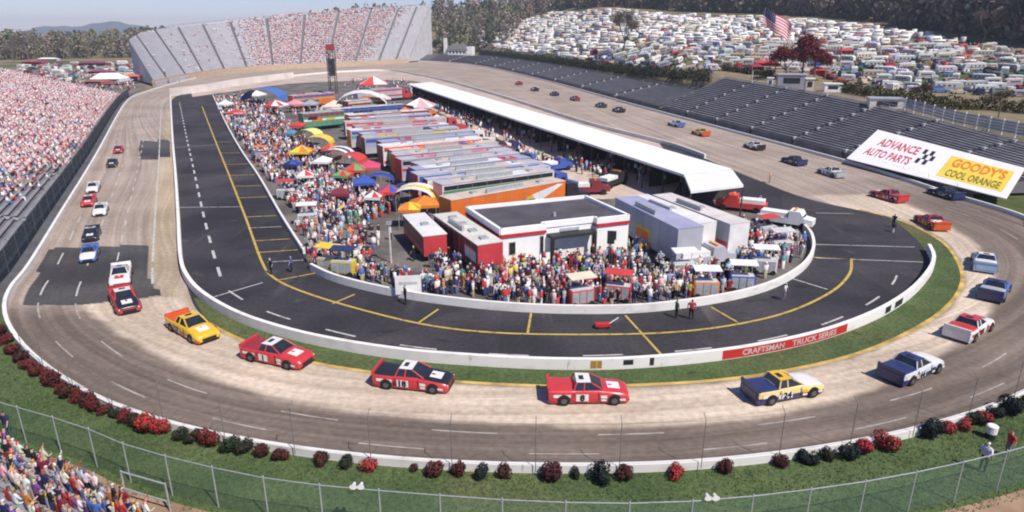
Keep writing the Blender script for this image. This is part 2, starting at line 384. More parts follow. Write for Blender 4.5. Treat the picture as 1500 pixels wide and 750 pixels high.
# grass verge between the pit barrier and the yellow line
BARR = path([(250,143),(253,200),(258,260),(262,320),(266,385),(276,415),(300,441),(350,470),(420,494),(500,512),(600,527),(700,535),(800,540),(900,540),(1000,533),(1100,520),(1200,498),(1280,468),(1330,437),(1358,407),(1366,386),(1359,368)], 10)
m, n, b = nodes('verge_grass', .95, .1)
f1 = noise(n, .25, 5); f2 = noise(n, 3.5, 6); f3 = noise(n, .06, 3)
c1 = mixc(n, (.062, .098, .038), (.102, .138, .056), ramp(n, f1, .3, .7)); c1 = mixc(n, c1, (.175, .14, .07), ramp(n, f3, .50, .72)); f5 = noise(n, .9, 5); c1 = mixc(n, c1, (.04, .075, .028), ramp(n, f5, .56, .75)); c1 = mixc(n, c1, mixc(n, (.7,) * 3, (1.2,) * 3, ramp(n, f2, .3, .7)), 1.0, 'MULTIPLY')
n.links.new(c1, b.inputs['Base Color']); GRASSM = m
VERGE = path([(283,437),(300,441),(350,470),(420,494),(500,512),(600,527),(700,535),(800,540),(900,540),(1000,533),(1100,520),(1200,498),(1280,468),(1330,437),(1358,407),(1364,386),(1352,362),(1328,338),(1312,325)], 6)
VIN = lane(.992, 7.4, 24.1)
sheet('grass_verge', [tuple(p.xy) for p in VERGE] + [tuple(p.xy) for p in VIN[::-1][::4]], GRASSM, .022)
# grass bank and dirt outside the turn
OUTG = seg(OUT, 6, 23)
FENCE = catmull([G(x, y, 2.4) * 1.0 for x, y in [(-170,548),(-60,574),(30,598),(120,625),(180,650),(290,680),(420,705),(600,722),(800,735),(1000,735),(1200,715),(1350,690),(1500,655),(1640,615)]], 10)
FENCE = [Vector((p.x, p.y, 0)) for p in FENCE]
sheet('grass_bank', [tuple(p.xy) for p in OUTG[::4]] + [tuple(p.xy) for p in offset(FENCE, .4)[::-1][::3]], GRASSM, -.008)
fo = offset(FENCE, .35); fo2 = offset(FENCE, 9)
mb = MB(); mb.strip([p + Vector((0, 0, -.016)) for p in fo], [p + Vector((0, 0, -.016)) for p in fo2]); tag(mb.build('dirt_path', DIRT), kind='structure')

m, n, b = nodes('scuffed_white_wall', .8, .25)
f1 = noise(n, .6, 6, stretch=(1, 1, 3)); f2 = noise(n, 2.5, 5, stretch=(1, 1, .25)); f3 = noise(n, .12, 3)
c1 = mixc(n, (.80, .78, .745), (.66, .63, .59), ramp(n, f1, .5, .72)); c1 = mixc(n, c1, (.42, .39, .36), ramp(n, f2, .63, .78)); c1 = mixc(n, c1, mixc(n, (.92, .91, .89), (1, 1, 1), f3), 1.0, 'MULTIPLY'); n.links.new(c1, b.inputs['Base Color']); WALLW = m
sheet('car_park', [tuple(p.xy) for p in path([(-60,108),(30,98),(120,92),(222,92),(222,118),(186,140),(160,150),(60,140),(-40,150)], 3)], M('car_park_gravel', (.16, .14, .125), .95, .25, .06), -.03)
# ------------------------------------------------------------------ barriers
mb = MB(); wall_mesh(mb, resample(BARR, 1.5), .85, .35); tag(mb.build('pit_barrier', WALLW), 'long white concrete barrier between the pit road and the grass verge', 'barrier')
mb = MB(); wall_mesh(mb, resample(path(PITWALL_T, 8), 1.0), .75, .3); tag(mb.build('pit_wall', WALLW), 'low white pit wall curving round the crowded paddock in front of the media building', 'pit wall')
mb = MB(); wall_mesh(mb, resample(path(PITWALL_L, 8), 1.5), .5, .25); tag(mb.build('pit_wall', WALLW), 'low white pit wall along the row of pit stalls with yellow lines', 'pit wall')
ow = seg(OUT, 0, 37); ow = [p - nn * -.0 for p, nn in zip(ow, normals2d(ow))]
mb = MB(); wall_mesh(mb, resample(seg(OUT, 0, 37), 2.0), .5, .3); tag(mb.build('outer_wall', WALLW), 'white concrete outer wall running all round the oval track', 'wall')
mb = MB(); wall_mesh(mb, resample(seg(INN, 26.6, 36.9), 2.0), .8, .35); tag(mb.build('infield_wall', WALLW), 'thin white concrete wall beyond the garage roof on the inside of the back straight', 'wall')
mb = MB(); wall_mesh(mb, resample(path([(250,141),(262,139),(300,134),(355,124),(430,114)], 6), 2.0), 2.6, .4); tag(mb.build('turn_wall', M('pinkish_wall', (.70, .63, .58), .8, .12, .15)), 'tall pale wall on the inside of the far turn', 'wall')
cw = seg(OUT, 1.2, 7.4); sg_ = 1 if (offset(cw, 5)[60] - G(700, 300)).length > (cw[60] - G(700, 300)).length else -1
mb = MB(); A_, B_ = offset(cw, .3 * sg_, .008), offset(cw, 5.0 * sg_, .008); mb.strip(A_, B_); tag(mb.build('walkway', M('walkway_concrete', (.10, .10, .11), .9, .2, .3)), kind='structure')
# ------------------------------------------------------------------ catch fences on the wall
MESHM = bpy.data.materials.new('wire_mesh'); MESHM.use_nodes = True; n = MESHM.node_tree; n.nodes.clear()
def wire_material(name, col, cover):
    m = bpy.data.materials.new(name); m.use_nodes = True; n = m.node_tree; n.nodes.clear()
    o = n.nodes.new('ShaderNodeOutputMaterial'); mx = n.nodes.new('ShaderNodeMixShader'); t = n.nodes.new('ShaderNodeBsdfTransparent'); d = n.nodes.new('ShaderNodeBsdfDiffuse'); d.inputs[0].default_value = (*col, 1)
    f = noise(n, 2.0, 3); mr = n.nodes.new('ShaderNodeMapRange'); mr.inputs['To Min'].default_value = cover * .8; mr.inputs['To Max'].default_value = cover * 1.2; n.links.new(f, mr.inputs[0])
    n.links.new(mr.outputs[0], mx.inputs[0]); n.links.new(t.outputs[0], mx.inputs[1]); n.links.new(d.outputs[0], mx.inputs[2]); n.links.new(mx.outputs[0], o.inputs[0]); return m
WIRE_DARK = wire_material('dark_wire_mesh', (.05, .068, .085), .85); WIRE_THIN = wire_material('thin_wire_mesh', (.10, .10, .10), .05); WIRE_GREEN = wire_material('green_wire_mesh', (.14, .23, .17), .27)
WIRE_MID = wire_material('grey_wire_mesh', (.06, .065, .07), .45)
def catch_fence(P, h, step, mat, label, z0, cables=3, panels=True):
    t = tag(empty('catch_fence', P[0]), label, 'fence'); Q = resample(P, step); base = P[0]
    pm = MB(); pm.tube((0, 0, 0), (0, 0, h), .024, 5); pm.tube((0, 0, h), (h * .12, 0, h + .3), .02, 5); pme = pm.mesh('post', M('weathered_post', (.17, .155, .145), .7)); N = normals2d(Q)
    for q, nn in zip(Q, N): mobj('post', pme, t, q - base + Vector((0, 0, z0)), atan2(-nn.y, -nn.x))
    c = MB()
    for k in range(cables):
        z = z0 + h * (k + 1) / cables
        for a, b_ in zip(Q, Q[1:]): c.tube(a - base + Vector((0, 0, z)), b_ - base + Vector((0, 0, z)), .008, 4)
    c.build('cable', M('weathered_post', (.17, .155, .145), .7), t)
    if panels:
        for a, b_ in zip(Q, Q[1:]):
            p = MB(); up = lambda v, z: v - base + Vector((0, 0, z))
            p.quad(up(a, z0), up(b_, z0), up(b_, z0 + h), up(a, z0 + h)); p.build('mesh_panel', mat, t)
    return t
catch_fence(offset(seg(OUT, 8.6, 22.6), .3 * sg_), 3.0, 4.6, WIRE_THIN, 'tall thin wire catch fence standing on the outer wall round the near turn', .2, 4)
catch_fence([p + Vector((0, 0, 0)) for p in offset(seg(OUT, 1.6, 7.6), 1.5 * sg_)], 2.6, 5, WIRE_DARK, 'dark meshed catch fence between the packed bleachers and the front straight', .0, 3)
catch_fence(offset(seg(OUT, 24.0, 31.2), 1.0 * sg_), 1.6, 6, WIRE_MID, 'low grey cable fence in front of the empty bleachers of the back straight', .0, 2, False)
# ------------------------------------------------------------------ grandstands
def ztop(x, y, edge):
    z = 8.0
    for _ in range(12):
        px, py, zc = proj((x, y, z)); ey = float(np.interp(px, [e[0] for e in edge], [e[1] for e in edge])); z += (py - ey) / FPX * zc
    return z
def stand_point(B, Tp, t, r):           # t 0..1 along, r 0..1 up the rake
    i = t * (len(B) - 1); k = min(int(i), len(B) - 2); f = i - k
    return B[k].lerp(B[k + 1], f).lerp(Tp[k].lerp(Tp[k + 1], f), r)
def stand_section(root, name, B, Tp, t0, t1, nrows, step_mat, bench_mat, nt_=None, kind=None, bench=True, org=None):
    """a block of seating: real steps, and on each step a bench plank"""
    org = org or Vector((0, 0, 0)); L = (stand_point(B, Tp, t1, 0) - stand_point(B, Tp, t0, 0)).length; K = nt_ or max(1, round(L / 14))
    ts = [t0 + (t1 - t0) * k / K for k in range(K + 1)]; mb = MB(); bb = MB()
    row = lambda r, z: [Vector((p.x, p.y, z_)) - org for p, z_ in zip([stand_point(B, Tp, t, r) for t in ts], z)]
    zs = lambda r: [stand_point(B, Tp, t, r).z for t in ts]
    for i in range(nrows):
        r0, r1 = i / nrows, (i + 1) / nrows; z1 = zs(r1); z0_ = zs(r0)
        if i == 0: mb.strip(row(r0, [0 + H(*stand_point(B, Tp, t, 0).xy) - .3 for t in ts]), row(r0, z1))
        else: mb.strip(row(r0, z0_), row(r0, z1))
        mb.strip(row(r0, z1), row(r1, z1))
        if bench:
            ra = r0 + .40 / nrows; rb = r0 + .88 / nrows; zb = [z + .36 for z in z1]; zl = [z + .22 for z in z1]
            bb.strip(row(ra, zl), row(ra, zb)); bb.strip(row(ra, zb), row(rb, zb)); bb.strip(row(rb, zb), row(rb, zl))
    zt = zs(1); gz = [min(z, H(*stand_point(B, Tp, t, 1).xy)) - .5 for t, z in zip(ts, zt)]
    mb.strip(row(1, zt), row(1, gz))
    for t in (t0, t1):                   # side walls
        a = [stand_point(B, Tp, t, r / nrows) - org for r in range(nrows + 1)]; b_ = [Vector((p.x, p.y, -.5)) for p in a]; mb.strip(a, b_)
    o = mb.build(name, step_mat, root)
    if bench: bb.build('bench', bench_mat, o)
    return o
def rail(mb, B, Tp, t0, t1, r, dz, h, org, K=8):
    P = [stand_point(B, Tp, t0 + (t1 - t0) * k / K, r) + Vector((0, 0, dz)) - org for k in range(K + 1)]
    for a, c in zip(P, P[1:]):
        mb.tube(a + Vector((0, 0, h)), c + Vector((0, 0, h)), .05, 4); mb.tube(a + Vector((0, 0, h * .5)), c + Vector((0, 0, h * .5)), .04, 4); mb.tube(a, a + Vector((0, 0, h)), .05, 4)

# --- stand beside the front straight
fs = offset(seg(OUT, 1.75, 6.9), 0)
fsB = resample(fs, 14.0); Nn = normals2d(fsB)
LSB = [Vector((p.x, p.y, .6)) - nn * -2.6 for p, nn in zip(fsB, Nn)]
if (LSB[0] - G(700, 300)).length < (fsB[0] - G(700, 300)).length: LSB = [Vector((p.x, p.y, .6)) - nn * 2.6 for p, nn in zip(fsB, Nn)]
sgn = 1 if (LSB[3] - fsB[3]).dot(Nn[3]) > 0 else -1
LST = [Vector((p.x, p.y, 11.4)) + nn * sgn * 38 for p, nn in zip(LSB, Nn)]
LS = empty('grandstand', LSB[0]); tag(LS, 'sloping grandstand packed with pink and white dressed spectators beside the front straight', 'grandstand')
o0 = LSB[0].copy(); nsec = 7
for k in range(nsec):
    stand_section(LS, 'seating_section', LSB, LST, k / nsec + .003, (k + 1) / nsec - .003, 44, STEP, BENCH, org=o0)
mb = MB(); rail(mb, LSB, LST, 0, 1, 0, .4, 1.0, o0, 24); mb.build('railing', STEEL, LS)
for k in range(1, nsec):
    mb = MB()
    for r in range(44):
        a, c, e, f_ = [stand_point(LSB, LST, k / nsec + s_ * .003, (r + q_) / 44) - o0 for s_, q_ in ((-1, .1), (1, .1), (1, .8), (-1, .8))]
        dz = Vector((0, 0, .3)); mb.quad(a + dz, c + dz, e + dz, f_ + dz)
    mb.build('aisle_stairs', M('worn_aisle', (.33, .32, .32), .9), LS)

# --- big stand beyond the far turn
FB_px = [(226,123),(262,115),(300,109),(350,103),(400,99),(450,96.5),(500,94.5),(550,92),(600,89)]
FT_px = [(188,60),(212,47),(262,39),(320,33),(390,26),(460,19.5),(520,15),(580,11),(632,8)]
FSB = []; FST = []
for (bx, by), (tx, ty) in zip(FB_px, FT_px):
    p = G(bx, by, 1.2); zc = proj(p)[2]; FSB.append(p); d = ray(tx, ty); q = CP + d * (zc + 26); FST.append(q)
FSB = catmull(FSB, 4); FST = catmull(FST, 4)
FS = empty('grandstand', FSB[0]); tag(FS, 'huge steep grandstand curving round the far turn with pale empty end sections', 'grandstand')
edges = [0, .075, .165, .245, .325, .405, .50, .60, .70, .80, .885, .94, 1.0]; o1 = FSB[0].copy()
for k in range(len(edges) - 1):
    stand_section(FS, 'seating_section', FSB, FST, edges[k] + .004, edges[k + 1] - .004, 30, LSTEP, LBENCH, nt_=4, org=o1)
mb = MB(); rail(mb, FSB, FST, 0, 1, 1, 0, 1.1, o1, 30); mb.build('railing', DARKST, FS)
for e in edges[1:-1]:
    aisle = MB()
    for r in range(30):
        a, c, f_, g_ = [stand_point(FSB, FST, e + s * .004, (r + q) / 30) - o1 for s, q in ((-1, 0), (1, 0), (1, 1), (-1, 1))]
        aisle.quad(a - Vector((0, 0, .3)), c - Vector((0, 0, .3)), f_ - Vector((0, 0, .3)), g_ - Vector((0, 0, .3)))
    aisle.build('aisle_stairs', M('dark_aisle', (.14, .13, .14), .9), FS)
mb = MB(); front = [stand_point(FSB, FST, k / 24, 0) - o1 for k in range(25)]
for a, c in zip(front, front[1:]): mb.quad(a + Vector((0, -1.5, -1.2)), c + Vector((0, -1.5, -1.2)), c + Vector((0, -1.5, 1.6)), a + Vector((0, -1.5, 1.6)))
mb.build('front_wall', M('tan_wall', (.50, .38, .27), .9), FS)

# --- low grey bleachers of the back straight
wall_b = resample(seg(OUT, 23.9, 32.2), 9.0); Nb = normals2d(wall_b); sb = 1 if Nb[2].x > 0 else -1
edgeA = [(600,84),(660,83),(700,88),(740,94),(870,110),(1020,134),(1100,148)]
edgeB = [(1030,110),(1045,111),(1100,120),(1180,134),(1270,150),(1330,166),(1400,184),(1500,212),(1600,245)]
def back_stand(i0, i1, edge, depth, label, secs, rows):
    P = wall_b[i0:i1]; N = Nb[i0:i1]
    B = [Vector((p.x, p.y, .9)) + nn * sb * 2.6 for p, nn in zip(P, N)]
    Tp = []
    for p, nn in zip(P, N):
        q = p + nn * sb * depth; z = min(14, max(4, ztop(q.x, q.y, edge))); Tp.append(Vector((q.x, q.y, z)))
    zz = [p.z for p in Tp]
    for _ in range(2): zz = [(zz[max(0, i - 1)] + zz[i] + zz[min(len(zz) - 1, i + 1)]) / 3 for i in range(len(zz))]
    for p, z in zip(Tp, zz): p.z = z
    root = tag(empty('grandstand', B[0]), label, 'grandstand'); o = B[0].copy()
    for k in range(secs): stand_section(root, 'seating_section', B, Tp, k / secs + .004, (k + 1) / secs - .004, rows, BACKSTEP, BACKBENCH, org=o)
    mb = MB(); rail(mb, B, Tp, 0, 1, 1, 0, 1.0, o, 20); mb.build('railing', STEEL, root)
    for k in range(1, secs):
        am = MB()
        for r in range(0, rows):
            a = stand_point(B, Tp, k / secs, (r + .5) / rows) - o; (r % 3 == 0) and am.box(a.x - .3, a.x + .3, a.y - .4, a.y + .4, a.z - .1, a.z + .55)
        am.build('aisle_stairs', M('pale_aisle', (.50, .50, .51), .8), root)
    return B, Tp
BACKSTEP = M('grey_stand_deck', (.17, .165, .18), .85, .2, .3); BACKBENCH = M('grey_bench', (.215, .21, .23), .6, .2, .4)
split_i = min(range(len(wall_b)), key=lambda i: abs(proj(wall_b[i] + Nb[i] * sb * 18)[0] - 1030))
RB, RT = back_stand(0, split_i + 1, edgeB, 22, 'taller block of empty grey bleachers carrying the big white sign', 7, 22)
RB2, RT2 = back_stand(split_i, len(wall_b), edgeA, 18, 'long low block of empty grey bleachers below the dark hedge', 9, 16)

# --- big white sign laid over the rows
def on_plane(px, py, p0, nrm):
    d = ray(px, py); t = (p0 - CP).dot(nrm) / d.dot(nrm); return CP + d * t
def on_stand(px, py):
    best = None
    for it in range(161):
        for ir in range(61):
            p = stand_point(RB, RT, it / 160, ir / 60); q_ = proj(p + Vector((0, 0, .5)))
            d_ = (q_[0] - px) ** 2 + (q_[1] - py) ** 2
            if best is None or d_ < best[0]: best = (d_, p + Vector((0, 0, .5)))
    return best[1]
cA, cB, cC, cD = [on_stand(*c) for c in ((1240, 232), (1474, 291), (1502, 246), (1286, 190))]
nrm = (cB - cA + cC - cD).cross(cD - cA + cC - cB).normalized(); mid_ = (cA + cB + cC + cD) / 4 + nrm * .45
cA, cB, cC, cD = [on_plane(px, py, mid_, nrm) for px, py in ((1240, 232), (1474, 291), (1502, 246), (1286, 190))]
xa = (cB - cA + cC - cD); xa.normalize(); ya = nrm.cross(xa)
BM = Matrix((xa, ya, nrm)).transposed().to_4x4(); BM.translation = cA
SG = empty('billboard'); SG.matrix_world = BM; tag(SG, 'huge white advertising sign with red and yellow lettering laid over grey bleachers', 'billboard')
inv = BM.inverted(); q = [inv @ c for c in (cA, cB, cC, cD)]
mb = MB(); th = Vector((0, 0, -.12)); mb.add(q + [p + th for p in q], [(0, 1, 2, 3), (7, 6, 5, 4), (0, 4, 5, 1), (1, 5, 6, 2), (2, 6, 7, 3), (3, 7, 4, 0)]); mb.build('sign_board', M('sign_white', (.80, .79, .80), .7, .03, .4), SG)
def text_mesh(body, size, mat, bold=0.0):
    cu = bpy.data.curves.new('lettering', 'FONT'); cu.body = body; cu.size = size; cu.offset = bold; cu.align_x = 'LEFT'; cu.resolution_u = 2; cu.extrude = .01
    o = bpy.data.objects.new('lettering', cu); COL.objects.link(o); dg = bpy.context.evaluated_depsgraph_get(); me = bpy.data.meshes.new_from_object(o.evaluated_get(dg))
    bpy.data.objects.remove(o); bpy.data.curves.remove(cu); me.materials.clear(); me.materials.append(mat); return me
def quad_at(u, v): return q[0].lerp(q[1], u).lerp(q[3].lerp(q[2], u), v)
def fit_text(body, u0, u1, v0, v1, mat, lift_=.03, bold=.02):
    me = text_mesh(body, 1.0, mat, bold); co = np.array([v.co[:] for v in me.vertices]); lo_, hi_ = co.min(0), co.max(0)
    for v in me.vertices:
        s = (v.co.x - lo_[0]) / (hi_[0] - lo_[0]); t = (v.co.y - lo_[1]) / (hi_[1] - lo_[1]); p = quad_at(u0 + (u1 - u0) * s, v0 + (v1 - v0) * t); v.co = (p.x, p.y, lift_ + v.co.z)
    mobj('lettering', me, SG)
SRED = M('sign_red', (.55, .07, .09), .7, .05, 1); SORG = M('sign_orange', (.72, .22, .03), .7, .05, 1); SYEL = M('sign_yellow', (.80, .60, .08), .7, .06, .5); SOLV = M('sign_olive', (.20, .17, .03), .7, .05, 1)
fit_text('ADVANCE', .10, .40, .55, .80, SRED); fit_text('AUTO PARTS', .07, .40, .22, .45, SRED)
mb = MB()
for i in range(4):
    for j in range(3):
        if (i + j) % 2 == 0:
            u0, v0 = .425 + .024 * i, .34 + .15 * j; a = [quad_at(u0, v0), quad_at(u0 + .024, v0), quad_at(u0 + .024, v0 + .15), quad_at(u0, v0 + .15)]
            mb.add([Vector((p.x, p.y, .03)) for p in a], [(0, 1, 2, 3)])
mb.build('checkered_flag', BLACK, SG)
mb = MB(); mb.add([Vector((p.x, p.y, .02)) for p in (quad_at(.60, .14), quad_at(.965, .14), quad_at(.965, .80), quad_at(.60, .80))], [(0, 1, 2, 3)]); mb.build('yellow_panel', SYEL, SG)
fit_text("GOODY'S", .635, .94, .48, .76, SORG, .04, .03); fit_text('COOL ORANGE', .64, .94, .19, .40, SOLV, .04)

# --- bleachers below the camera side, dark posts
NSB = [G(-90, 600, 1.8), G(0, 652, 1.8), G(110, 709, 1.8), G(230, 774, 1.8), G(330, 838, 1.8)]
NSB = catmull(NSB, 3); Nq = normals2d(NSB); sq = 1 if Nq[3].x < 0 or Nq[3].y < 0 else -1
sq = 1 if (Nq[5].dot(Vector((-1, -1, 0))) > 0) else -1
NST = [p + nn * sq * 8.0 + Vector((0, 0, 4.6)) for p, nn in zip(NSB, Nq)]
NS = tag(empty('grandstand', NSB[0]), 'corner of the grandstand full of spectators above the brown dirt path', 'grandstand')
stand_section(NS, 'seating_section', NSB, NST, 0, 1, 10, STEP, BENCH, nt_=12, org=NSB[0].copy())
# ------------------------------------------------------------------ near fence
FQ = resample(FENCE, 2.9); fb = FQ[0]
FN = tag(empty('chain_link_fence', fb), 'long green chain link fence with pale steel posts along the grass bank', 'fence')
pm = MB(); pm.tube((0, 0, 0), (0, 0, 2.46), .038, 6); pm.tube((0, 0, 2.46), (0, 0, 2.52), .05, 6, .02); pme = pm.mesh('post', STEEL)
for a in FQ: mobj('post', pme, FN, a - fb)
for i, (a, c) in enumerate(zip(FQ, FQ[1:])):
    up = lambda v, z: v - fb + Vector((0, 0, z))
    p = MB(); p.tube(up(a, 2.4), up(c, 2.4), .026, 5); p.build('top_rail', STEEL, FN)
    p = MB(); p.quad(up(a, .05), up(c, .05), up(c, 2.38), up(a, 2.38)); p.build('mesh_panel', WIRE_GREEN, FN)
# gate frame in the fence
ga, gb = G(181, 678, 2.0), G(246, 696, 2.0); ga.z = gb.z = 0; dv = (gb - ga).normalized(); nn = Vector((dv.y, -dv.x, 0)) * .25
GT = tag(empty('fence_gate', ga), 'open steel pipe gate frame leaning on the green chain link fence', 'gate')
for p_, q_ in ((ga, ga), (gb, gb)):
    mb = MB(); mb.tube(p_ - ga + nn, p_ - ga + nn + Vector((0, 0, 1.7)), .05, 6); mb.build('gate_post', STEEL, GT)
for z in (.6, 1.65):
    mb = MB(); mb.tube(nn + Vector((0, 0, z)), gb - ga + nn + Vector((0, 0, z)), .045, 6); mb.build('rail', STEEL, GT)
def horn(px, py, label):
    HS = .58
    p = G(px, py, 2.7); k = min(range(len(FENCE)), key=lambda i: (FENCE[i].xy - p.xy).length); p = FENCE[k]
    r_ = tag(empty('loudspeaker', (p.x, p.y, 2.42)), label, 'loudspeaker'); r_.scale = (HS,) * 3
    mb = MB(); mb.tube((0, 0, 0), (0, 0, .3), .04, 6); mb.box(-.42, .42, -.04, .04, .12, .2); mb.build('bracket', DARKST, r_)
    for s in (-1, 1):
        mb = MB(); rings = [[Vector((s * .3 + w_ * cos(a), y, .33 + w_ * .8 * sin(a))) for a in [2 * pi * i / 8 + pi / 8 for i in range(8)]] for y, w_ in ((.3, .1), (.1, .14), (-.1, .2), (-.28, .32))]
        mb.loft(rings); mb.build('horn', WHITE, r_)
horn(510, 715, 'pair of white horn loudspeakers on the chain link fence below sparse dark bushes')
horn(1036, 724, 'pair of white horn loudspeakers on the chain link fence below the bright red round bush')

# ------------------------------------------------------------------ bushes along the outer wall
def bush_mesh(seed, n, flower):
    r_ = np.random.RandomState(seed); V = []; F = []; C_ = []
    lobes = [(r_.uniform(-.35, .35), r_.uniform(-.3, .3), r_.uniform(.25, .6), r_.uniform(.3, .48)) for _ in range(6)]
    for i in range(n):
        lx, ly, lz, lr = lobes[r_.randint(6)]; d = r_.normal(size=3); d /= np.linalg.norm(d); c = np.array([lx, ly, lz]) + d * lr * r_.uniform(.75, 1.05)
        c[2] = max(c[2], .03); a = np.cross(d, r_.normal(size=3)); a /= np.linalg.norm(a); b_ = np.cross(d, a) + d * r_.uniform(-.5, .5); s = r_.uniform(.055, .10)
        k = len(V); V += [c - a * s, c - b_ * s * .7, c + a * s, c + b_ * s * .7]; F.append((k, k + 1, k + 2, k + 3)); C_.append(0 if r_.rand() < flower else 1)
    me = bpy.data.meshes.new('foliage'); me.from_pydata([tuple(v) for v in V], [], F); me.materials.append(PET); me.materials.append(LEAF)
    me.polygons.foreach_set('material_index', C_); me.update(); return me
PET = paint('azalea_petals', 'petal', .8, .2, .3, 7); LEAF = paint('bush_leaves', 'leafcol', .75, .25, .3, 7)
BM_RED = [bush_mesh(i, 900, .8) for i in range(3)]; BM_DK = [bush_mesh(9 + i, 900, .12) for i in range(3)]; BM_MIX = [bush_mesh(19 + i, 900, .4) for i in range(2)]
stem = MB(); 
for a in range(5): stem.tube((0, 0, 0), (.28 * cos(a * 1.3), .28 * sin(a * 1.3), .5), .03, 4, .012)
STEMME = stem.mesh('stem', M('bark', (.10, .07, .05), .9))
KIND = {'r': ('bright red', (.44, .045, .05), (.04, .06, .02), BM_RED), 'd': ('dark green', (.10, .02, .03), (.022, .036, .018), BM_DK), 'm': ('maroon', (.13, .025, .03), (.05, .03, .02), BM_MIX), 'w': ('dull wine red', (.20, .03, .036), (.035, .035, .02), BM_RED), 'b': ('blackish green', (.02, .03, .03), (.012, .022, .02), BM_DK)}
BUSH = [(8,482,26,'m'),(17,497,26,'w'),(28,510,28,'w'),(40,520,26,'m'),(52,529,26,'w'),(63,540,28,'w'),(76,549,28,'w'),(88,556,26,'m'),(100,566,28,'w'),(112,572,26,'m'),(124,577,28,'w'),(137,584,28,'m'),(149,589,28,'w'),(162,597,28,'w'),(176,603,24,'d'),(190,606,30,'w'),(208,612,24,'d'),(228,616,36,'r'),(246,619,34,'r'),(274,628,28,'d'),(294,635,24,'d'),(314,638,34,'w'),(344,646,26,'d'),(366,651,26,'d'),(391,656,28,'m'),(416,663,28,'m'),
 (476,672,25,'m'),(508,676,24,'d'),(539,678,26,'r'),(605,687,17,'m'),(636,690,28,'m'),(668,691,24,'m'),(704,694,29,'b'),(739,694,28,'m'),(808,697,31,'m'),(844,694,19,'d'),(878,694,40,'b'),(916,694,32,'m'),(989,691,29,'r'),(1060,690,24,'m'),
 (1150,680,25,'m'),(1183,676,32,'b'),(1211,672,25,'d'),(1241,665,34,'b'),(1272,660,30,'r'),(1299,657,32,'r'),(1367,637,31,'b'),(1395,634,25,'r'),(1416,628,26,'r'),(1436,623,24,'d'),(1452,618,34,'r'),(1471,611,26,'b'),(1494,602,32,'b'),(1516,594,30,'d')]
PLACE = ['below the dark pavement patch', 'where the wall bends off the front straight', 'beside the shaded kink of the wall', 'along the thick hedge-like run']
SPOT = {476: 'first past the long run', 508: 'second past the run', 539: 'third past the run', 605: 'first after a gap', 636: 'plump', 668: 'third from the fence horns', 704: 'roundest there', 739: 'before a wide gap', 808: 'below the red pickup', 844: 'squeezed in', 878: 'biggest of all', 916: 'beside the biggest', 989: 'standing alone', 1060: 'isolated',
 1150: 'starting the last row', 1183: 'second of the last row', 1211: 'third of the last row', 1241: 'fourth of the row', 1272: 'twin', 1299: 'the outer twin of a red pair', 1367: 'starting the far cluster', 1395: 'second in cluster', 1416: 'middle of cluster', 1436: 'low', 1452: 'right behind the white bin', 1471: 'beyond the white bin', 1494: 'near the frame edge', 1516: 'last'}
used_b = {}; CENTRE = G(760, 420)
for i, (px, py, wpx, k) in enumerate(BUSH):
    nm, pc, lc, meshes = KIND[k]; p = G(px, py + wpx * .2); zc = proj(p)[2]; r_ = wpx / FPX * zc * .62
    qi = min(range(len(OUTG)), key=lambda j: (OUTG[j] - p).length); q = OUTG[qi]; dd = normals2d(OUTG[max(0, qi - 2):qi + 3])[min(2, qi)]; dd = dd if dd.dot(q - CENTRE) > 0 else -dd
    if True: p = q + dd * (r_ * .6 + .15)
    prev, nxt = (BUSH[i - 1], BUSH[i + 1] if i + 1 < len(BUSH) else None)
    near = min(TRUCKS_LABEL, key=lambda t: abs(t[0] - px))[1] if False else None
    u = used_b.get(k, 0); used_b[k] = u + 1
    size = 'small' if wpx < 25 else ('large' if wpx > 31 else 'medium')
    if px < 200: where = 'in the dense row by the wall, bush number %s from the front straight' % ['one','two','three','four','five','six','seven','eight','nine','ten','eleven','twelve','thirteen','fourteen','fifteen','sixteen'][i]
    elif px < 440: where = 'on the grass between %s and %s neighbours, %s' % (KIND[BUSH[i-1][3]][0], KIND[BUSH[i+1][3]][0], 'near the gate frame' if px < 300 else 'past the gate frame' if px < 400 else 'ending the run')
    else: where = 'by the wall between a %s and a %s one, %s' % (KIND[prev[3]][0], KIND[nxt[3]][0] if nxt else 'hidden', SPOT[px])
    t = tag(empty('azalea_bush', (p.x, p.y, 0), rnd.uniform(0, 6.3)), ' '.join(('%s %s bush %s' % (size, nm, where)).split()[:16]) if px < 440 else '%s %s bush, %s, beside a %s one' % (size, nm, SPOT[px], KIND[prev[3]][0]), 'bush', 'bushes along the outer wall')
    kk = (1.12 if px < 440 else 1.22) * rnd.uniform(.82, 1.06); t.scale = (r_ * kk * rnd.uniform(.9, 1.3), r_ * kk, r_ * kk * rnd.uniform(1.05, 1.3))
    f = mobj('foliage', meshes[i % len(meshes)], t); f['petal'] = tuple(c * rnd.uniform(.8, 1.15) for c in pc); f['leafcol'] = tuple(c * rnd.uniform(.8, 1.25) for c in lc)
    mobj('stem', STEMME, t)

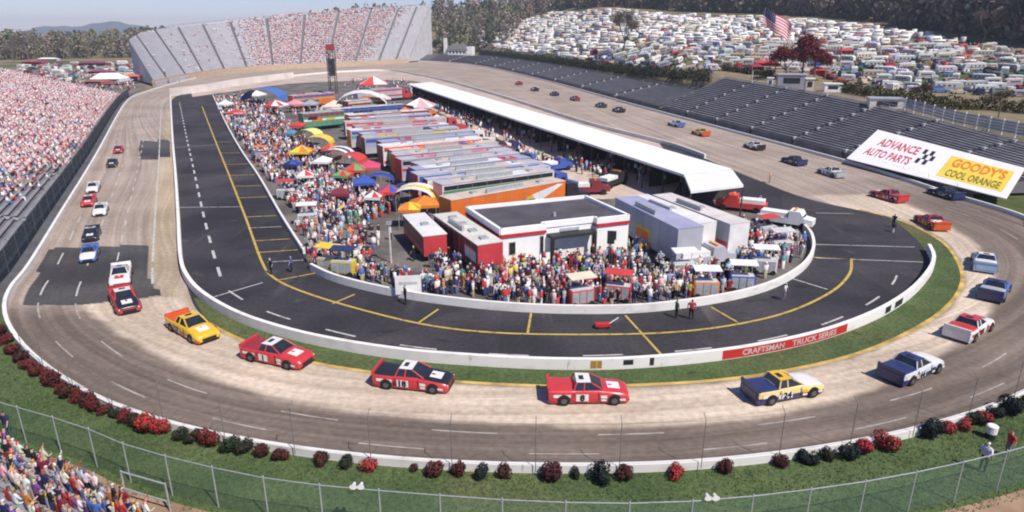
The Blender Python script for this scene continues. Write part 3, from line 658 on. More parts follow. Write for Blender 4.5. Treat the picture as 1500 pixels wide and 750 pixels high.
# ------------------------------------------------------------------ race trucks
BODY = paint('truck_body_paint', 'paint', .28, .6, .05); SIDE = paint('truck_side_paint', 'side', .28, .6, .05); ROOFP = paint('truck_roof_paint', 'roof', .28, .6, .04); HOODP = paint('truck_hood_paint', 'hood', .28, .6, .05)
BEDP = paint('truck_bed_paint', 'bed', .35, .5, .05)
def sect(x, zb, zt, wb, wm, wt):            # one cross ring of the body, from under the sill over the top
    zm = zb + (zt - zb) * .55
    return [Vector((x, y, z)) for y, z in ((-wb, zb), (-wm, zm), (-wt - .03, zt - .07), (-wt + .06, zt), (0, zt + .02), (wt - .06, zt), (wt + .03, zt - .07), (wm, zm), (wb, zb))]
ST = [(2.62, .22, .58, .72, .78, .62), (2.55, .16, .74, .84, .90, .76), (2.2, .14, .86, .94, .99, .86), (1.6, .14, .96, .95, 1.0, .88), (.95, .14, 1.03, .93, 1.0, .86), (.6, .14, 1.06, .93, 1.0, .86), (-.85, .14, 1.08, .93, 1.0, .87), (-1.0, .14, 1.08, .93, 1.0, .90), (-1.7, .14, 1.09, .95, 1.0, .92), (-2.45, .16, 1.12, .95, .99, .93), (-2.6, .22, 1.13, .93, .96, .93)]
def body_ring(x, zb, zt, wb, wm, wt):
    zm = zb + (zt - zb) * .5; fl = .035 * (math.exp(-((x - 1.62) / .5) ** 2) + math.exp(-((x + 1.62) / .5) ** 2)); wm += fl
    half = [(wb, zb), (wb + (wm - wb) * .7, zb + (zm - zb) * .45), (wm, zm), (wm - .02 + fl * .3, zm + (zt - zm) * .45), (wt + .05, zt - .10), (wt, zt - .03), (wt - .09, zt + .005), (wt * .45, zt + .03)]
    return [Vector((x, -y, z)) for y, z in half] + [Vector((x, 0, zt + .035))] + [Vector((x, y, z)) for y, z in half[::-1]]
STC_ = []
for k in range(len(ST) - 1):
    for q_ in range(3):
        t_ = q_ / 3; P4 = [ST[min(max(k + j, 0), len(ST) - 1)] for j in (-1, 0, 1, 2)]
        STC_.append(tuple(.5 * (2 * b1 + (c1 - a1) * t_ + (2 * a1 - 5 * b1 + 4 * c1 - d1) * t_ ** 2 + (3 * b1 - a1 - 3 * c1 + d1) * t_ ** 3) for a1, b1, c1, d1 in zip(*P4)))
STC_.append(ST[-1]); mb = MB(); rings = [body_ring(*s) for s in STC_]; nr_ = len(rings[0])
for a, c in zip(rings, rings[1:]):
    xm = (a[0].x + c[0].x) / 2
    for i in range(nr_ - 1):
        mat = 1 if i in (0, 1, nr_ - 3, nr_ - 2) else 0
        if 5 <= i <= nr_ - 7: mat = 2 if xm > .6 else (0 if xm > -1.0 else 3)
        mb.add([a[i], a[i + 1], c[i + 1], c[i]], [(0, 1, 2, 3)], mat)
mb.add(rings[0], [tuple(range(nr_))], 0); mb.add(rings[-1], [tuple(range(nr_))[::-1]], 1)
mb.add([rings[0][0], rings[0][-1], rings[-1][-1], rings[-1][0]], [(0, 1, 2, 3)], 1)
TB = mb.mesh('body', [BODY, SIDE, HOODP, BEDP], True)
bm_ = bmesh.new(); bm_.from_mesh(TB); bmesh.ops.remove_doubles(bm_, verts=bm_.verts[:], dist=.0005); bmesh.ops.recalc_face_normals(bm_, faces=bm_.faces[:]); bm_.to_mesh(TB); bm_.free(); TB.set_sharp_from_angle(angle=R(38))
# cab: lofted from belt to roof
lo_ = [Vector(v) for v in ((.95, -.80, 1.03), (.95, .80, 1.03), (-1.0, .86, 1.07), (-1.0, -.86, 1.07))]
hi_ = [Vector(v) for v in ((.12, -.62, 1.56), (.12, .62, 1.56), (-.80, .66, 1.58), (-.80, -.66, 1.58))]
mb = MB(); mb.add(hi_ + [v + Vector((0, 0, -.04)) for v in hi_], [(0, 1, 2, 3), (0, 4, 5, 1), (1, 5, 6, 2), (2, 6, 7, 3), (3, 7, 4, 0)], 0); TR = mb.mesh('roof', [ROOFP])
TPS = []
for a, c in list(zip(lo_, hi_)) + [(Vector((-.35, -.86, 1.06)), Vector((-.3, -.66, 1.57))), (Vector((-.35, .86, 1.06)), Vector((-.3, .66, 1.57)))]:
    mb = MB(); mb.tube(a, c + Vector((0, 0, -.02)), .055, 5, .05); TPS.append(mb.mesh('pillar', [BODY]))
def pane(a, b_, c, d): mb = MB(); mb.quad(a, b_, c, d); return mb.mesh('window', [GLASS])
TWS = pane(lo_[0], lo_[1], hi_[1], hi_[0]); TRW = pane(lo_[2], lo_[3], hi_[3], hi_[2]); TSL = pane(lo_[1], lo_[2], hi_[2], hi_[1]); TSR = pane(lo_[3], lo_[0], hi_[0], hi_[3])
mb = MB(); mb.tube((0, -.16, 0), (0, .16, 0), .36, 14); TT = mb.mesh('tyre', [RUBBER])
mb = MB(); mb.tube((0, -.17, 0), (0, .17, 0), .20, 10); TRIM = mb.mesh('rim', [M('wheel_rim', (.10, .095, .09), .4, .1, 3)])
mb = MB(); mb.tube((0, -.02, 0), (0, .02, 0), .42, 16); TARCH = mb.mesh('wheel_arch', [BLACK])
mb = MB(); mb.box(-2.66, -2.50, -.93, .93, 1.13, 1.30); mb.box(-2.62, -2.45, -.95, -.91, 1.05, 1.31); mb.box(-2.62, -2.45, .91, .95, 1.05, 1.31); TSP = mb.mesh('spoiler', [SIDE])
mb = MB(); mb.box(2.60, 2.645, -.55, .55, .30, .52); TGR = mb.mesh('grille', [BLACK])
mb = MB(); mb.box(2.50, 2.60, .52, .80, .52, .66); THL = mb.mesh('headlight', [M('headlight_decal', (.8, .78, .7), .4)]); mb = MB(); mb.box(2.50, 2.60, -.80, -.52, .52, .66); THR = mb.mesh('headlight', [M('headlight_decal', (.8, .78, .7), .4)])
mb = MB(); mb.quad((-.85, -1.036, .35), (-.05, -1.036, .35), (-.05, -1.034, .88), (-.85, -1.034, .88)); NPL = mb.mesh('number_panel', [paint('plate_paint', 'plate', .4, .4, .04)])
mb = MB(); mb.quad((-.85, 1.034, .88), (-.05, 1.034, .88), (-.05, 1.036, .35), (-.85, 1.036, .35)); NPR = mb.mesh('number_panel', [paint('plate_paint', 'plate')])
mb = MB(); mb.box(-2.63, -2.60, -.75, .75, .45, .95); TTG = mb.mesh('tailgate', [SIDE])
mb = MB(); mb.quad((-2.3, -1.02, .62), (-1.2, -1.03, .62), (-1.2, -1.026, .84), (-2.3, -1.012, .84)); TST = mb.mesh('side_stripe', [paint('plate_paint', 'plate')]); mb = MB(); mb.quad((-2.3, 1.012, .84), (-1.2, 1.026, .84), (-1.2, 1.03, .62), (-2.3, 1.02, .62)); TST2 = mb.mesh('side_stripe', [paint('plate_paint', 'plate')])
DEC = []
for (x0, x1, z0, z1, prop) in ((1.98, 2.35, .36, .52, 'plate'), (.75, 1.15, .55, .78, 'roof'), (.78, 1.12, .34, .50, 'plate'), (-1.10, -.92, .4, .7, 'hood'), (-2.45, -2.1, .38, .55, 'side')):
    for sgn_ in (-1, 1):
        mb = MB(); y_ = sgn_ * 1.037; q_ = [Vector((x0, y_, z0)), Vector((x1, y_, z0)), Vector((x1 - .03, y_, z1)), Vector((x0 - .03, y_, z1))]; mb.add(q_, [(0, 1, 2, 3) if sgn_ < 0 else (3, 2, 1, 0)]); DEC.append(mb.mesh('sponsor_decal', [paint('decal_' + prop, prop, .4, .4, .04)]))
mb = MB(); mb.box(1.25, 2.05, -.42, .42, 1.0, 1.035); 
for v_i, v_ in enumerate(mb.v): mb.v[v_i] = (v_[0], v_[1], v_[2] - (v_[0] - 1.25) * .115)
DEC.append(mb.mesh('hood_decal', [paint('decal_plate', 'plate', .4, .4, .04)]))
def digit_mesh(body, side):
    me = text_mesh(body, .62, BLACK, .03); co = np.array([v.co[:] for v in me.vertices]); c0 = (co.min(0) + co.max(0)) / 2
    for v in me.vertices: v.co = (-.45 + (v.co.x - c0[0]) * (1 if side < 0 else -1), side * (1.04 + abs(v.co.z)), .615 + v.co.y - c0[1])
    return me
TRUCK_NO = iter(('27', '1', '18', '8', '24', '66', '52', '60', '46', '2', '75', '99', '43', '16', '50'))
DLN = []
for sgn_ in (-1, 1):
    for x_ in (.62, -.98):
        mb = MB(); mb.box(x_ - .012, x_ + .012, sgn_ * 1.0, sgn_ * 1.034, .30, 1.0); DLN.append(mb.mesh('door_seam', [BLACK]))
HSM = MB(); HSM.box(.66, .69, -.80, .80, 1.06, 1.085); HSM = HSM.mesh('hood_seam', [BLACK])
BMP = MB(); BMP.box(2.60, 2.66, -.70, .70, .17, .27); BMP = BMP.mesh('bumper_lip', [BLACK])
RVENT = MB(); RVENT.box(-.6, -.3, -.25, .25, 1.585, 1.61); RVENT = RVENT.mesh('roof_flap', [BLACK])
def race_truck(label, pos, yaw, body, side, roof, hood, bed, plate=(.8, .78, .74)):
    t = tag(empty('race_truck', pos, yaw), label, 'race truck', 'race trucks on the oval')
    no_ = next(TRUCK_NO, '7')
    cols = dict(paint=body, side=side, roof=roof, hood=hood, bed=bed, plate=plate)
    for nm, me_ in (('body', TB), ('roof', TR), ('windshield', TWS), ('rear_window', TRW), ('side_window', TSL), ('side_window', TSR), ('spoiler', TSP), ('grille', TGR), ('headlight', THL), ('headlight', THR), ('number_panel', NPL), ('number_panel', NPR), ('tailgate', TTG), ('side_stripe', TST)) + tuple(('pillar', x) for x in TPS) + (('side_stripe', TST2), ('roof_flap', RVENT)) + ((tuple(('sponsor_decal', x) for x in DEC[:-1]) + (('hood_seam', HSM), ('bumper_lip', BMP)) + tuple(('door_seam', x) for x in DLN) + (('hood_decal', DEC[-1]), ('number', digit_mesh(no_, -1)), ('number', digit_mesh(no_, 1)))) if pos.y < 130 else ()):
        o = mobj(nm, me_, t)
        for k, v in cols.items(): o[k] = v
    for x in (1.62, -1.62):
        for s in (-1, 1):
            mobj('wheel_arch', TARCH, t, (x, s * 1.012, .42)); wl = mobj('wheel', TT, t, (x, s * .915, .36)); mobj('rim', TRIM, wl, (0, 0, 0))
    return t
MID = [o.lerp(i, .5) for o, i in zip(OUT, INN)]
def tangent_yaw(p):
    k = min(range(len(MID)), key=lambda i: (MID[i] - p).length); o, q = OUT[k], INN[k]; f = (p - o).length / max(.01, (q - o).length); f = min(1, f)
    a = OUT[k - 4].lerp(INN[k - 4], f); b_ = OUT[(k + 4) % NP_].lerp(INN[(k + 4) % NP_], f); return atan2(b_.y - a.y, b_.x - a.x)
W_ = (.74, .72, .70); RD = (.55, .045, .05); DKR = (.30, .03, .035); BK = (.02, .022, .026); NV = (.03, .04, .13); YW = (.75, .46, .03); ORG = (.62, .10, .02); GRN = (.02, .06, .045); BLU = (.08, .16, .42); SIL = (.42, .43, .46); LBL = (.35, .48, .68)
TRK = [(284,488,'yellow race pickup with red nose behind the bright red one',YW,ORG,YW,YW,ORG,W_,-3),(408,527,'bright red race pickup with white door panel between yellow and black trucks',RD,RD,W_,RD,DKR,W_,0),
 (607,563,'black topped race pickup with red flanks and white roof',RD,RD,W_,BK,BK,W_,-2),(860,582,'red race pickup with white roof in the middle of the near turn',RD,RD,W_,RD,RD,W_,0),
 (1145,577,'navy and yellow race pickup ahead of the red one in the near turn',(.74, .56, .22),NV,YW,W_,NV,W_,3),(1333,547,'silver and black race pickup leaving the near turn',(.58, .58, .63),NV,NV,W_,NV,W_,4),(1418,487,'white race pickup with red roof climbing out of the near turn',W_,W_,RD,W_,RD,RD,0),
 (1455,431,'dark blue race pickup close behind the pale blue one',BLU,NV,NV,BLU,SIL,W_,0),(1440,390,'pale blue race pickup with white top ahead of the dark blue one',LBL,LBL,W_,LBL,W_,W_,0),(1363,331,'red race pickup running just past the flagman',RD,ORG,RD,RD,RD,YW,0),(1300,292,'dull red race pickup beside the pale pit exit tip',DKR,RD,RD,DKR,RD,W_,0),
 (1383,288,'black race pickup hugging the wall below the big white sign',BK,NV,BK,W_,BK,W_,0),(1217,257,'white race pickup on the back straight with dark hood',W_,SIL,W_,BK,W_,W_,0),(1162,240,'black race pickup on the back straight near the wall',BK,NV,BK,BK,BK,W_,0),(1104,218,'white race pickup with black nose on the back straight',W_,BK,W_,BK,W_,W_,0),
 (1026,198,'yellow and orange race pickup alongside the white one',YW,ORG,YW,YW,YW,W_,0),(990,185,'white and blue race pickup ahead of the yellow one',W_,BLU,W_,W_,BLU,W_,0),(906,164,'black race pickup with white bed in the far pack',BK,BK,BK,BK,W_,W_,0),(880,157,'dark green race pickup in the far pack',GRN,GRN,BK,GRN,GRN,W_,0),(842,147,'black and red race pickup in the far pack',BK,DKR,BK,BK,BK,W_,0),(812,140,'navy race pickup in the far pack',NV,NV,NV,NV,NV,W_,0),(783,133,'silver race pickup with black roof in the far pack',SIL,BK,BK,SIL,BK,W_,0),(760,124,'red race pickup leading the far pack',RD,DKR,RD,RD,RD,W_,0),
 (184,447,'dark red race pickup with black hood at the start of the pale concrete',RD,DKR,W_,BK,RD,W_,0),(178,410,'white race pickup on the dark pavement patch',W_,W_,SIL,W_,W_,RD,0),(132,377,'white and blue race pickup entering the dark pavement patch',BLU,BLU,BLU,W_,BLU,W_,0),(135,348,'black race pickup on the front straight',BK,BK,SIL,BK,BK,W_,0),(148,312,'white race pickup beside a red one on the front straight',W_,SIL,W_,W_,W_,W_,0),(131,299,'red race pickup beside the two white ones on the front straight',RD,RD,W_,RD,RD,W_,0),(137,279,'white race pickup behind the red one on the front straight',W_,W_,W_,W_,SIL,W_,0),(165,243,'black race pickup beside the small far pavement patch',BK,SIL,BK,BK,BK,W_,0),(174,223,'red race pickup following the black one on the front straight',RD,RD,RD,DKR,RD,W_,0)]
for px, py, lab, bo, si, ro, ho, be, pl, dy in TRK:
    p = G(px, py); p.z = .008; tk = race_truck(lab, p, tangent_yaw(p) + R(dy), bo, si, ro, ho, be, pl); tk.scale = ((.80 if py < 400 else .9 if py < 430 else .96) if px < 200 else 1.0,) * 3; tk.scale.z *= .93
# ------------------------------------------------------------------ garage building: long white roof over open stalls
def H4(px, py, z): return G(px, py, z)
ZR = 4.2
ra, rb_, rc, rd_ = H4(597, 123, ZR), H4(1003, 256, ZR), H4(1072, 247, ZR), H4(633, 120, ZR)
GB = tag(empty('garage_building', (ra.x, ra.y, 0)), 'very long open garage with flat white roof along the back straight', 'garage'); go = Vector((ra.x, ra.y, 0))
NB = 30
for i in range(NB):
    t0, t1 = i / NB, (i + 1) / NB - .0006; mb = MB(); top = [ra.lerp(rb_, t0) - go, ra.lerp(rb_, t1) - go, rd_.lerp(rc, t1) - go, rd_.lerp(rc, t0) - go]
    dz = Vector((0, 0, -.35)); mb.add(top + [p + dz for p in top], [(0, 1, 2, 3), (7, 6, 5, 4), (0, 4, 5, 1), (1, 5, 6, 2), (2, 6, 7, 3), (3, 7, 4, 0)]); mb.build('roof_panel', M('white_roof', (.80, .79, .77), .6, .05, .3), GB)
DKW = M('shaded_block_wall', (.06, .055, .05), .9)  # partitions coloured dark to stand in for the shade under the roof
mb = MB(); fz = lambda p, z: Vector((p.x, p.y, z)) - go
back0, back1 = rd_.lerp(ra, .06), rc.lerp(rb_, .06)
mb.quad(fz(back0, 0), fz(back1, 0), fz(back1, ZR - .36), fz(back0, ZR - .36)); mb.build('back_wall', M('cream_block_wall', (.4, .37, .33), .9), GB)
for i in range(NB + 1):
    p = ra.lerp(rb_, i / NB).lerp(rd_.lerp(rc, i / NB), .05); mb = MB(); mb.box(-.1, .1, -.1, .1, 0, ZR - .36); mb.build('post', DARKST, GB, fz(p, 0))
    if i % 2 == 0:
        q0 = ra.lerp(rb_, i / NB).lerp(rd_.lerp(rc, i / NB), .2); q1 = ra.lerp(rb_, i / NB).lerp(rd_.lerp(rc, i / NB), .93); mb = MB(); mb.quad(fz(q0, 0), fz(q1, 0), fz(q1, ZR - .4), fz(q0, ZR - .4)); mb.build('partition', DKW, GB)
# the stepped white roof at its near end
for k, (a_, b__, c_, d_, z) in enumerate((((1003,257.5),(1012,280),(1089,271),(1073,248.5),4.18),)):
    mb = MB(); top = [G(*p, z) - go for p in (a_, b__, c_, d_)]; dz = Vector((0, 0, -.3)); mb.add(top + [p + dz for p in top], [(0, 1, 2, 3), (7, 6, 5, 4), (0, 4, 5, 1), (1, 5, 6, 2), (2, 6, 7, 3), (3, 7, 4, 0)]); mb.build('canopy_roof', WHITE, GB)
    for p in top:
        mb = MB(); mb.box(-.08, .08, -.08, .08, 0, z - .3); mb.build('post', DARKST, GB, (p.x, p.y, 0))
# ------------------------------------------------------------------ media building
ZB = 4.0
FL, FRR, BL = G(733, 337, ZB), G(922, 316, ZB), G(683, 304, ZB)
xv = (FRR - FL); xl = xv.length; yl = (BL - FL).length; yaw = atan2(xv.y, xv.x)
MBD = tag(empty('media_building', (FL.x, FL.y, 0), yaw), 'white flat roofed building with red stripe and dark roof amid the crowd', 'building')
sk = (BL - FL); sk.rotate(Matrix.Rotation(-yaw, 3, 'Z')); dx, dy = sk.x, sk.y
def bx(name, x0, x1, y0, y1, z0, z1, mat): mb = MB(); mb.box(x0, x1, y0, y1, z0, z1); return mb.build(name, mat, MBD)
WB = M('white_stucco', (.86, .85, .83), .8, .05, .6); ROOFM = M('dark_roof_felt', (.085, .078, .092), .95, .2, .35)
s1 = xl * .33
mb = MB()
foot = [(0, -.0), (s1, -.0), (s1, .7), (xl * .74, .7), (xl * .74, .05), (xl, .05), (xl + dx * .6, dy), (dx, dy)]
n_ = len(foot); mb.add([Vector((x, y, 0)) for x, y in foot] + [Vector((x, y, ZB)) for x, y in foot], [(i, (i + 1) % n_, n_ + (i + 1) % n_, n_ + i) for i in range(n_)]); mb.build('wall', WB, MBD)
mb = MB(); mb.add([Vector((x, y, ZB - .25)) for x, y in foot], [tuple(range(n_))]); mb.build('roof', ROOFM, MBD)
for i in range(n_):                     # parapet and its red band
    a, c = Vector((*foot[i], 0)), Vector((*foot[(i + 1) % n_], 0)); d = (c - a).normalized(); nn = Vector((d.y, -d.x, 0)); mb = MB()
    for (o0_, o1_, z0, z1, nm, mt) in ((-.22, .10, ZB - .5, ZB + .12, 'parapet', WB), (.02, .15, ZB - .82, ZB - .53, 'red_band', RED)):
        if nm == 'red_band' and i in (2, 5, 6): continue
        mb = MB(); A = [a + nn * o0_ - d * .0, c + nn * o0_, c + nn * o1_ + d * (.12 if i in (0, 3) else 0), a + nn * o1_]; mb.add([p + Vector((0, 0, z0)) for p in A] + [p + Vector((0, 0, z1)) for p in A], [(3, 2, 1, 0), (4, 5, 6, 7), (0, 1, 5, 4), (1, 2, 6, 5), (2, 3, 7, 6), (3, 0, 4, 7)]); mb.build(nm, mt, MBD)
def fx(px): return (G(px, 352, 1.8) - FL).dot(xv.normalized())
def window(x0, x1, z0, z1, y, nm='window'):
    f = bx(nm, x0, x1, y - .06, y + .02, z0, z1, M('window_frame', (.2, .2, .2), .5)); mb = MB(); mb.box(x0 + .06, x1 - .06, y - .075, y - .065, z0 + .06, z1 - .06); mb.build('pane', GLASS, f)
window(.9, 1.6, 1.3, 2.6, 0); window(s1 - .55, s1 - .15, .3, 2.9, 0); window(xl * .86, xl * .86 + .6, 1.5, 2.5, .05)
bx('canopy', s1 + .5, xl * .72, -.55, .68, 2.55, 2.85, M('black_canopy', (.03, .035, .035), .6)); bx('canopy_post', s1 + .5, s1 + .85, -.55, -.25, 0, 2.54, BLACK); bx('canopy_post', xl * .72 - .35, xl * .72, -.55, -.25, 0, 2.54, BLACK)
d_ = bx('door', s1 + 1.4, xl * .66, .62, .69, 0, 2.4, WHITE); mb = MB(); mb.box(s1 + 1.55, s1 + 1.7, .59, .61, 1.0, 1.15); mb.build('handle', DARKST, d_)
bx('roof_vent', xl * .5, xl * .5 + .3, dy * .35, dy * .35 + .3, ZB - .24, ZB + .2, STEEL)
bx('sign_panel', s1 + 2.0, s1 + 4.2, .60, .69, 2.95, 3.25, M('grey_sign', (.45, .45, .47), .6))
# ------------------------------------------------------------------ trailers and haulers
def on_axis(pa, pb, z): a, b_ = G(*pa, z), G(*pb, z); return a, b_
def trailer(name, label, cat, pa, pb, z, wd, body, roof, endc, group=None, stripes=(), zf=.95, tractor=None, swoosh=None, roof_marks=3):
    a, b_ = on_axis(pa, pb, z); L = (b_ - a).length; t = tag(empty(name, (a.x, a.y, 0), atan2((b_ - a).y, (b_ - a).x)), label, cat, group); h = wd / 2
    mb = MB(); mb.box(0, L, -h, h, zf, z - .06); mb.build('trailer_body', body, t)
    mb = MB(); mb.box(-.05, L + .05, -h - .05, h + .05, z - .06, z + .02); ro = mb.build('roof', roof, t)
    for k in range(roof_marks):
        x = L * (k + .7) / (roof_marks + .4); mb = MB(); mb.box(x, x + .8, -.4, .4, z + .021, z + .22); mb.build('roof_hatch', STEEL, ro)
    mb = MB(); mb.box(L + .001, L + .06, -h + .02, h - .02, zf, z - .1); mb.build('end_panel', endc, t); mb = MB(); mb.box(-.06, -.001, -h + .02, h - .02, zf, z - .1); mb.build('end_panel', endc, t)
    for zz, hh, mt in stripes:
        mb = MB(); mb.box(.1, L - .1, -h - .015, -h + .05, zz, zz + hh); mb.build('side_stripe', mt, t)
    if swoosh:
        mb = MB(); P = [(L * .42, zf + .1), (L * .62, zf + .1), (L * .98, z - .35), (L * .93, z - .25), (L * .7, z - 1.0)]; mb.add([Vector((x, -h - .02, zz)) for x, zz in P], [tuple(range(len(P)))]); mb.build('swoosh', swoosh, t)
    if L > 9:
        gr = random.Random(label)
        if cat == 'truck' and swoosh is None:
            mb = MB(); mb.box(.2, L - .2, -h - .018, -h + .03, z - gr.uniform(.75, .95), z - .25); mb.build('side_stripe', gr.choice([RV_, RV_, BV, PKV, MAR, LAV, BLK, TAN]), t)
            mb = MB(); mb.box(L * gr.uniform(.05, .3), L * gr.uniform(.6, .95), -h + .2, h - .3, z + .021, z + .028); mb.build('roof_sheet', gr.choice([GV, LAV, TAN, WV, WV, RV_, BV, OR_, PKV, YELV]), ro)
            mb = MB(); x_ = L * gr.uniform(.02, .8); mb.box(x_, x_ + gr.uniform(1.2, 3), -h + .1, h - .1, z + .03, z + .036); mb.build('roof_sheet', gr.choice([WV, RV_, OR_, BLK, TAN, BV]), ro)
        for k in range(7):
            x = L * (k + 1) / 8; mb = MB(); mb.box(x - .02, x + .02, -h - .022, -h + .01, zf, z - .08); mb.build('seam', STEEL, t)
        pal_ = [RV_, BV, WV, BLK, YELV, GNV, OR_]
        for k in range(gr.randint(2, 4)):
            x0 = gr.uniform(.06, .8) * L; ln = gr.uniform(.8, 3.2); z0_ = gr.uniform(zf + .4, z - 1.5); hh = gr.uniform(.4, 1.1); mt = gr.choice(pal_); sl = gr.uniform(-.3, .5)
            if mt is body: continue
            x1 = min(x0 + ln, L - .3); mb = MB(); mb.add([Vector((x0, -h - .026 - .002 * k, z0_)), Vector((x1, -h - .026 - .002 * k, z0_)), Vector((x1 + sl * .5, -h - .026 - .002 * k, z0_ + hh)), Vector((x0 + sl * .5, -h - .026 - .002 * k, z0_ + hh))], [(0, 1, 2, 3)]); mb.build('side_graphic', mt, t)
        for k in range(4):
            x = L * (k + .5) / 4.5; mb = MB(); mb.box(x, x + .05, -h - .04, h + .04, z + .021, z + .035); mb.build('roof_seam', STEEL, ro)
        mb = MB(); mb.box(L * .3, L * .62, -h * .75, -h * .55, z + .022, z + .5); mb.build('roof_rack', STEEL, ro)
    ws = [L * .08 + 1.0, L * .08 + 2.3] if L > 9 else [L * .6]
    for x in ws:
        for s in (-1, 1):
            mb = MB(); mb.tube((x, s * (h - .35), .5), (x, s * (h - .02), .5), .5, 12); mb.build('wheel', RUBBER, t)
    mb = MB(); mb.box(.3, L - .3, -h + .4, h - .4, .55, zf - .01); mb.build('chassis', DARKST, t)
    if tractor is not None:
        X = L + .5; mb = MB(); pr = [[Vector((X + x, y, zz)) for y, zz in ((-w_, z0), (-w_, z1), (w_, z1), (w_, z0))] for x, w_, z0, z1 in ((0, 1.15, .7, 3.7), (1.9, 1.15, .7, 3.5), (2.25, 1.12, .7, 2.15), (4.1, 1.0, .7, 1.95), (4.35, .95, .75, 1.6))]
        mb.loft(pr); c = mb.build('tractor_cab', tractor, t); mb = MB(); mb.quad(Vector((X + 1.96, -1.0, 3.3)), Vector((X + 2.26, -1.0, 2.25)), Vector((X + 2.26, 1.0, 2.25)), Vector((X + 1.96, 1.0, 3.3))); mb.build('windshield', GLASS, c)
        mb = MB(); mb.quad(Vector((X + .9, -1.16, 2.2)), Vector((X + 1.7, -1.16, 2.2)), Vector((X + 1.7, -1.16, 3.0)), Vector((X + .9, -1.16, 3.0))); mb.build('side_window', GLASS, c)
        for x in (X - .6, X + .6, X + 3.3):
            for s in (-1, 1): mb = MB(); mb.tube((x, s * .8, .5), (x, s * 1.17, .5), .5, 12); mb.build('wheel', RUBBER, t)
        mb = MB(); mb.tube((X + .1, 1.0, 1), (X + .1, 1.0, 4.2), .09, 6); mb.build('exhaust_stack', STEEL, c)
    return t
Cm = lambda nm, c: M(nm, c, .45, .1, .5, .5)
OR_ = Cm('orange_vinyl', (.66, .16, .025)); WV = Cm('white_vinyl', (.74, .72, .70)); GV = Cm('grey_vinyl', (.42, .42, .46)); LG = Cm('pale_grey_roof', (.47, .46, .49)); TAN = Cm('tan_roof', (.62, .50, .40)); BV = Cm('blue_vinyl', (.06, .10, .34)); RV_ = Cm('red_vinyl', (.52, .05, .06)); PKV = Cm('pink_vinyl', (.6, .2, .28)); GNV = Cm('green_vinyl', (.08, .26, .16)); BLK = Cm('black_vinyl', (.025, .025, .03)); LAV = Cm('lavender_vinyl', (.36, .36, .50)); TQ = Cm('teal_vinyl', (.12, .32, .36)); MAR = Cm('maroon_vinyl', (.24, .04, .06)); YELV = Cm('yellow_vinyl', (.62, .45, .05))
HG = 'haulers parked side by side in the paddock'
HL = [((652,290),(818,262),4.2,OR_,TAN,OR_,[],BLK,WV,'bright orange hauler with white swoosh behind the media building'),
 ((640,268),(800,247),4.1,WV,LG,WV,[(1.3,.5,PKV),(2.6,.7,GNV)],BV,None,'white hauler with pink and green stripes beside the orange one'),
 ((618,254),(785,235),4.1,GV,LG,BV,[(2.4,1.0,BV),(1.2,.5,PKV)],BV,None,'grey hauler with broad blue band and blue tractor'),
 ((600,239),(760,222),4.1,LAV,LG,LAV,[(1.6,.4,WV)],BLK,None,'lavender grey hauler with thin white stripe'),
 ((580,226),(735,212),4.1,RV_,LG,WV,[(2.9,.6,WV)],MAR,None,'red hauler with white top band and maroon tractor'),
 ((560,213),(706,200),4.1,WV,WV,WV,[(1.3,.5,RV_)],BLK,None,'white hauler with red lower stripe and bright white roof'),
 ((540,201),(685,190),4.1,GV,LG,GV,[(2.2,.8,LAV)],WV,None,'grey hauler with lavender band and white tractor'),
 ((520,190),(660,180),4.1,LG,WV,WV,[(2.6,.6,TQ)],BLK,None,'pale grey hauler with teal band and white roof'),
 ((500,178),(645,171),4.1,WV,TAN,WV,[(1.3,.9,OR_)],RV_,None,'white hauler with orange lower band and tan roof'),
 ((514,168),(616,160),4.1,RV_,WV,OR_,[(2.7,.5,WV)],OR_,None,'red hauler with orange tractor and white roof'),
 ((478,160),(590,152),4.1,BLK,GV,BLK,[(1.4,.5,RV_)],BLK,None,'black hauler with thin red stripe'),
 ((440,166),(500,161),4.1,GNV,GV,GNV,[(2.2,.5,WV)],None,None,'dark green hauler behind the yellow tents'),
 ((425,140),(486,135),4.1,OR_,TAN,OR_,[(2.6,.4,YEL)],None,None,'tan and orange hauler beside the dark tower'),
 ((520,133),(585,128),4.1,GV,GV,GV,[(1.6,.5,RV_)],RV_,None,'small grey hauler with red stripe by the far end of the garage'),
 ((505,148),(560,143),4.1,MAR,WV,MAR,[],None,None,'maroon hauler with white roof near the white tent')]
extra = [('white hauler with thin red stripe wedged behind the pink and green striped one', WV, LG, [(2.0, .35, RV_)]), ('pale lavender hauler wedged behind the blue banded one', LAV, LAV, [(1.3, .3, WV)]), ('grey hauler with red stripe wedged behind the lavender one', GV, LG, [(2.4, .4, RV_)]), ('white hauler with blue stripe wedged behind the red one', WV, TAN, [(2.2, .6, BV)]),
 ('grey hauler with orange stripe wedged behind the white roofed one', GV, LAV, [(2.5, .4, OR_)]), ('white hauler with maroon band wedged behind the lavender banded one', WV, LG, [(1.6, .6, MAR)]), ('pinkish hauler wedged behind the teal banded one', Cm('pale_pink_vinyl', (.6, .45, .44)), Cm('rose_roof', (.5, .36, .37)), [(2.5, .4, RV_)]), ('grey hauler with yellow stripe wedged behind the tan roofed one', GV, LG, [(2.4, .35, YELV)])]
for k, (lab, bo, ro, st) in enumerate(extra):
    A_, B_ = HL[k + 1], HL[k + 2]; mid = lambda p, q: ((p[0] + q[0]) / 2, (p[1] + q[1]) / 2); HL.append((mid(A_[0], B_[0]), mid(A_[1], B_[1]), 4.05, bo, ro, WV, st, None, None, lab))
jr = random.Random(5); ENDS = [RV_, YELV, BV, OR_, WV, GNV, MAR, BLK, PKV]
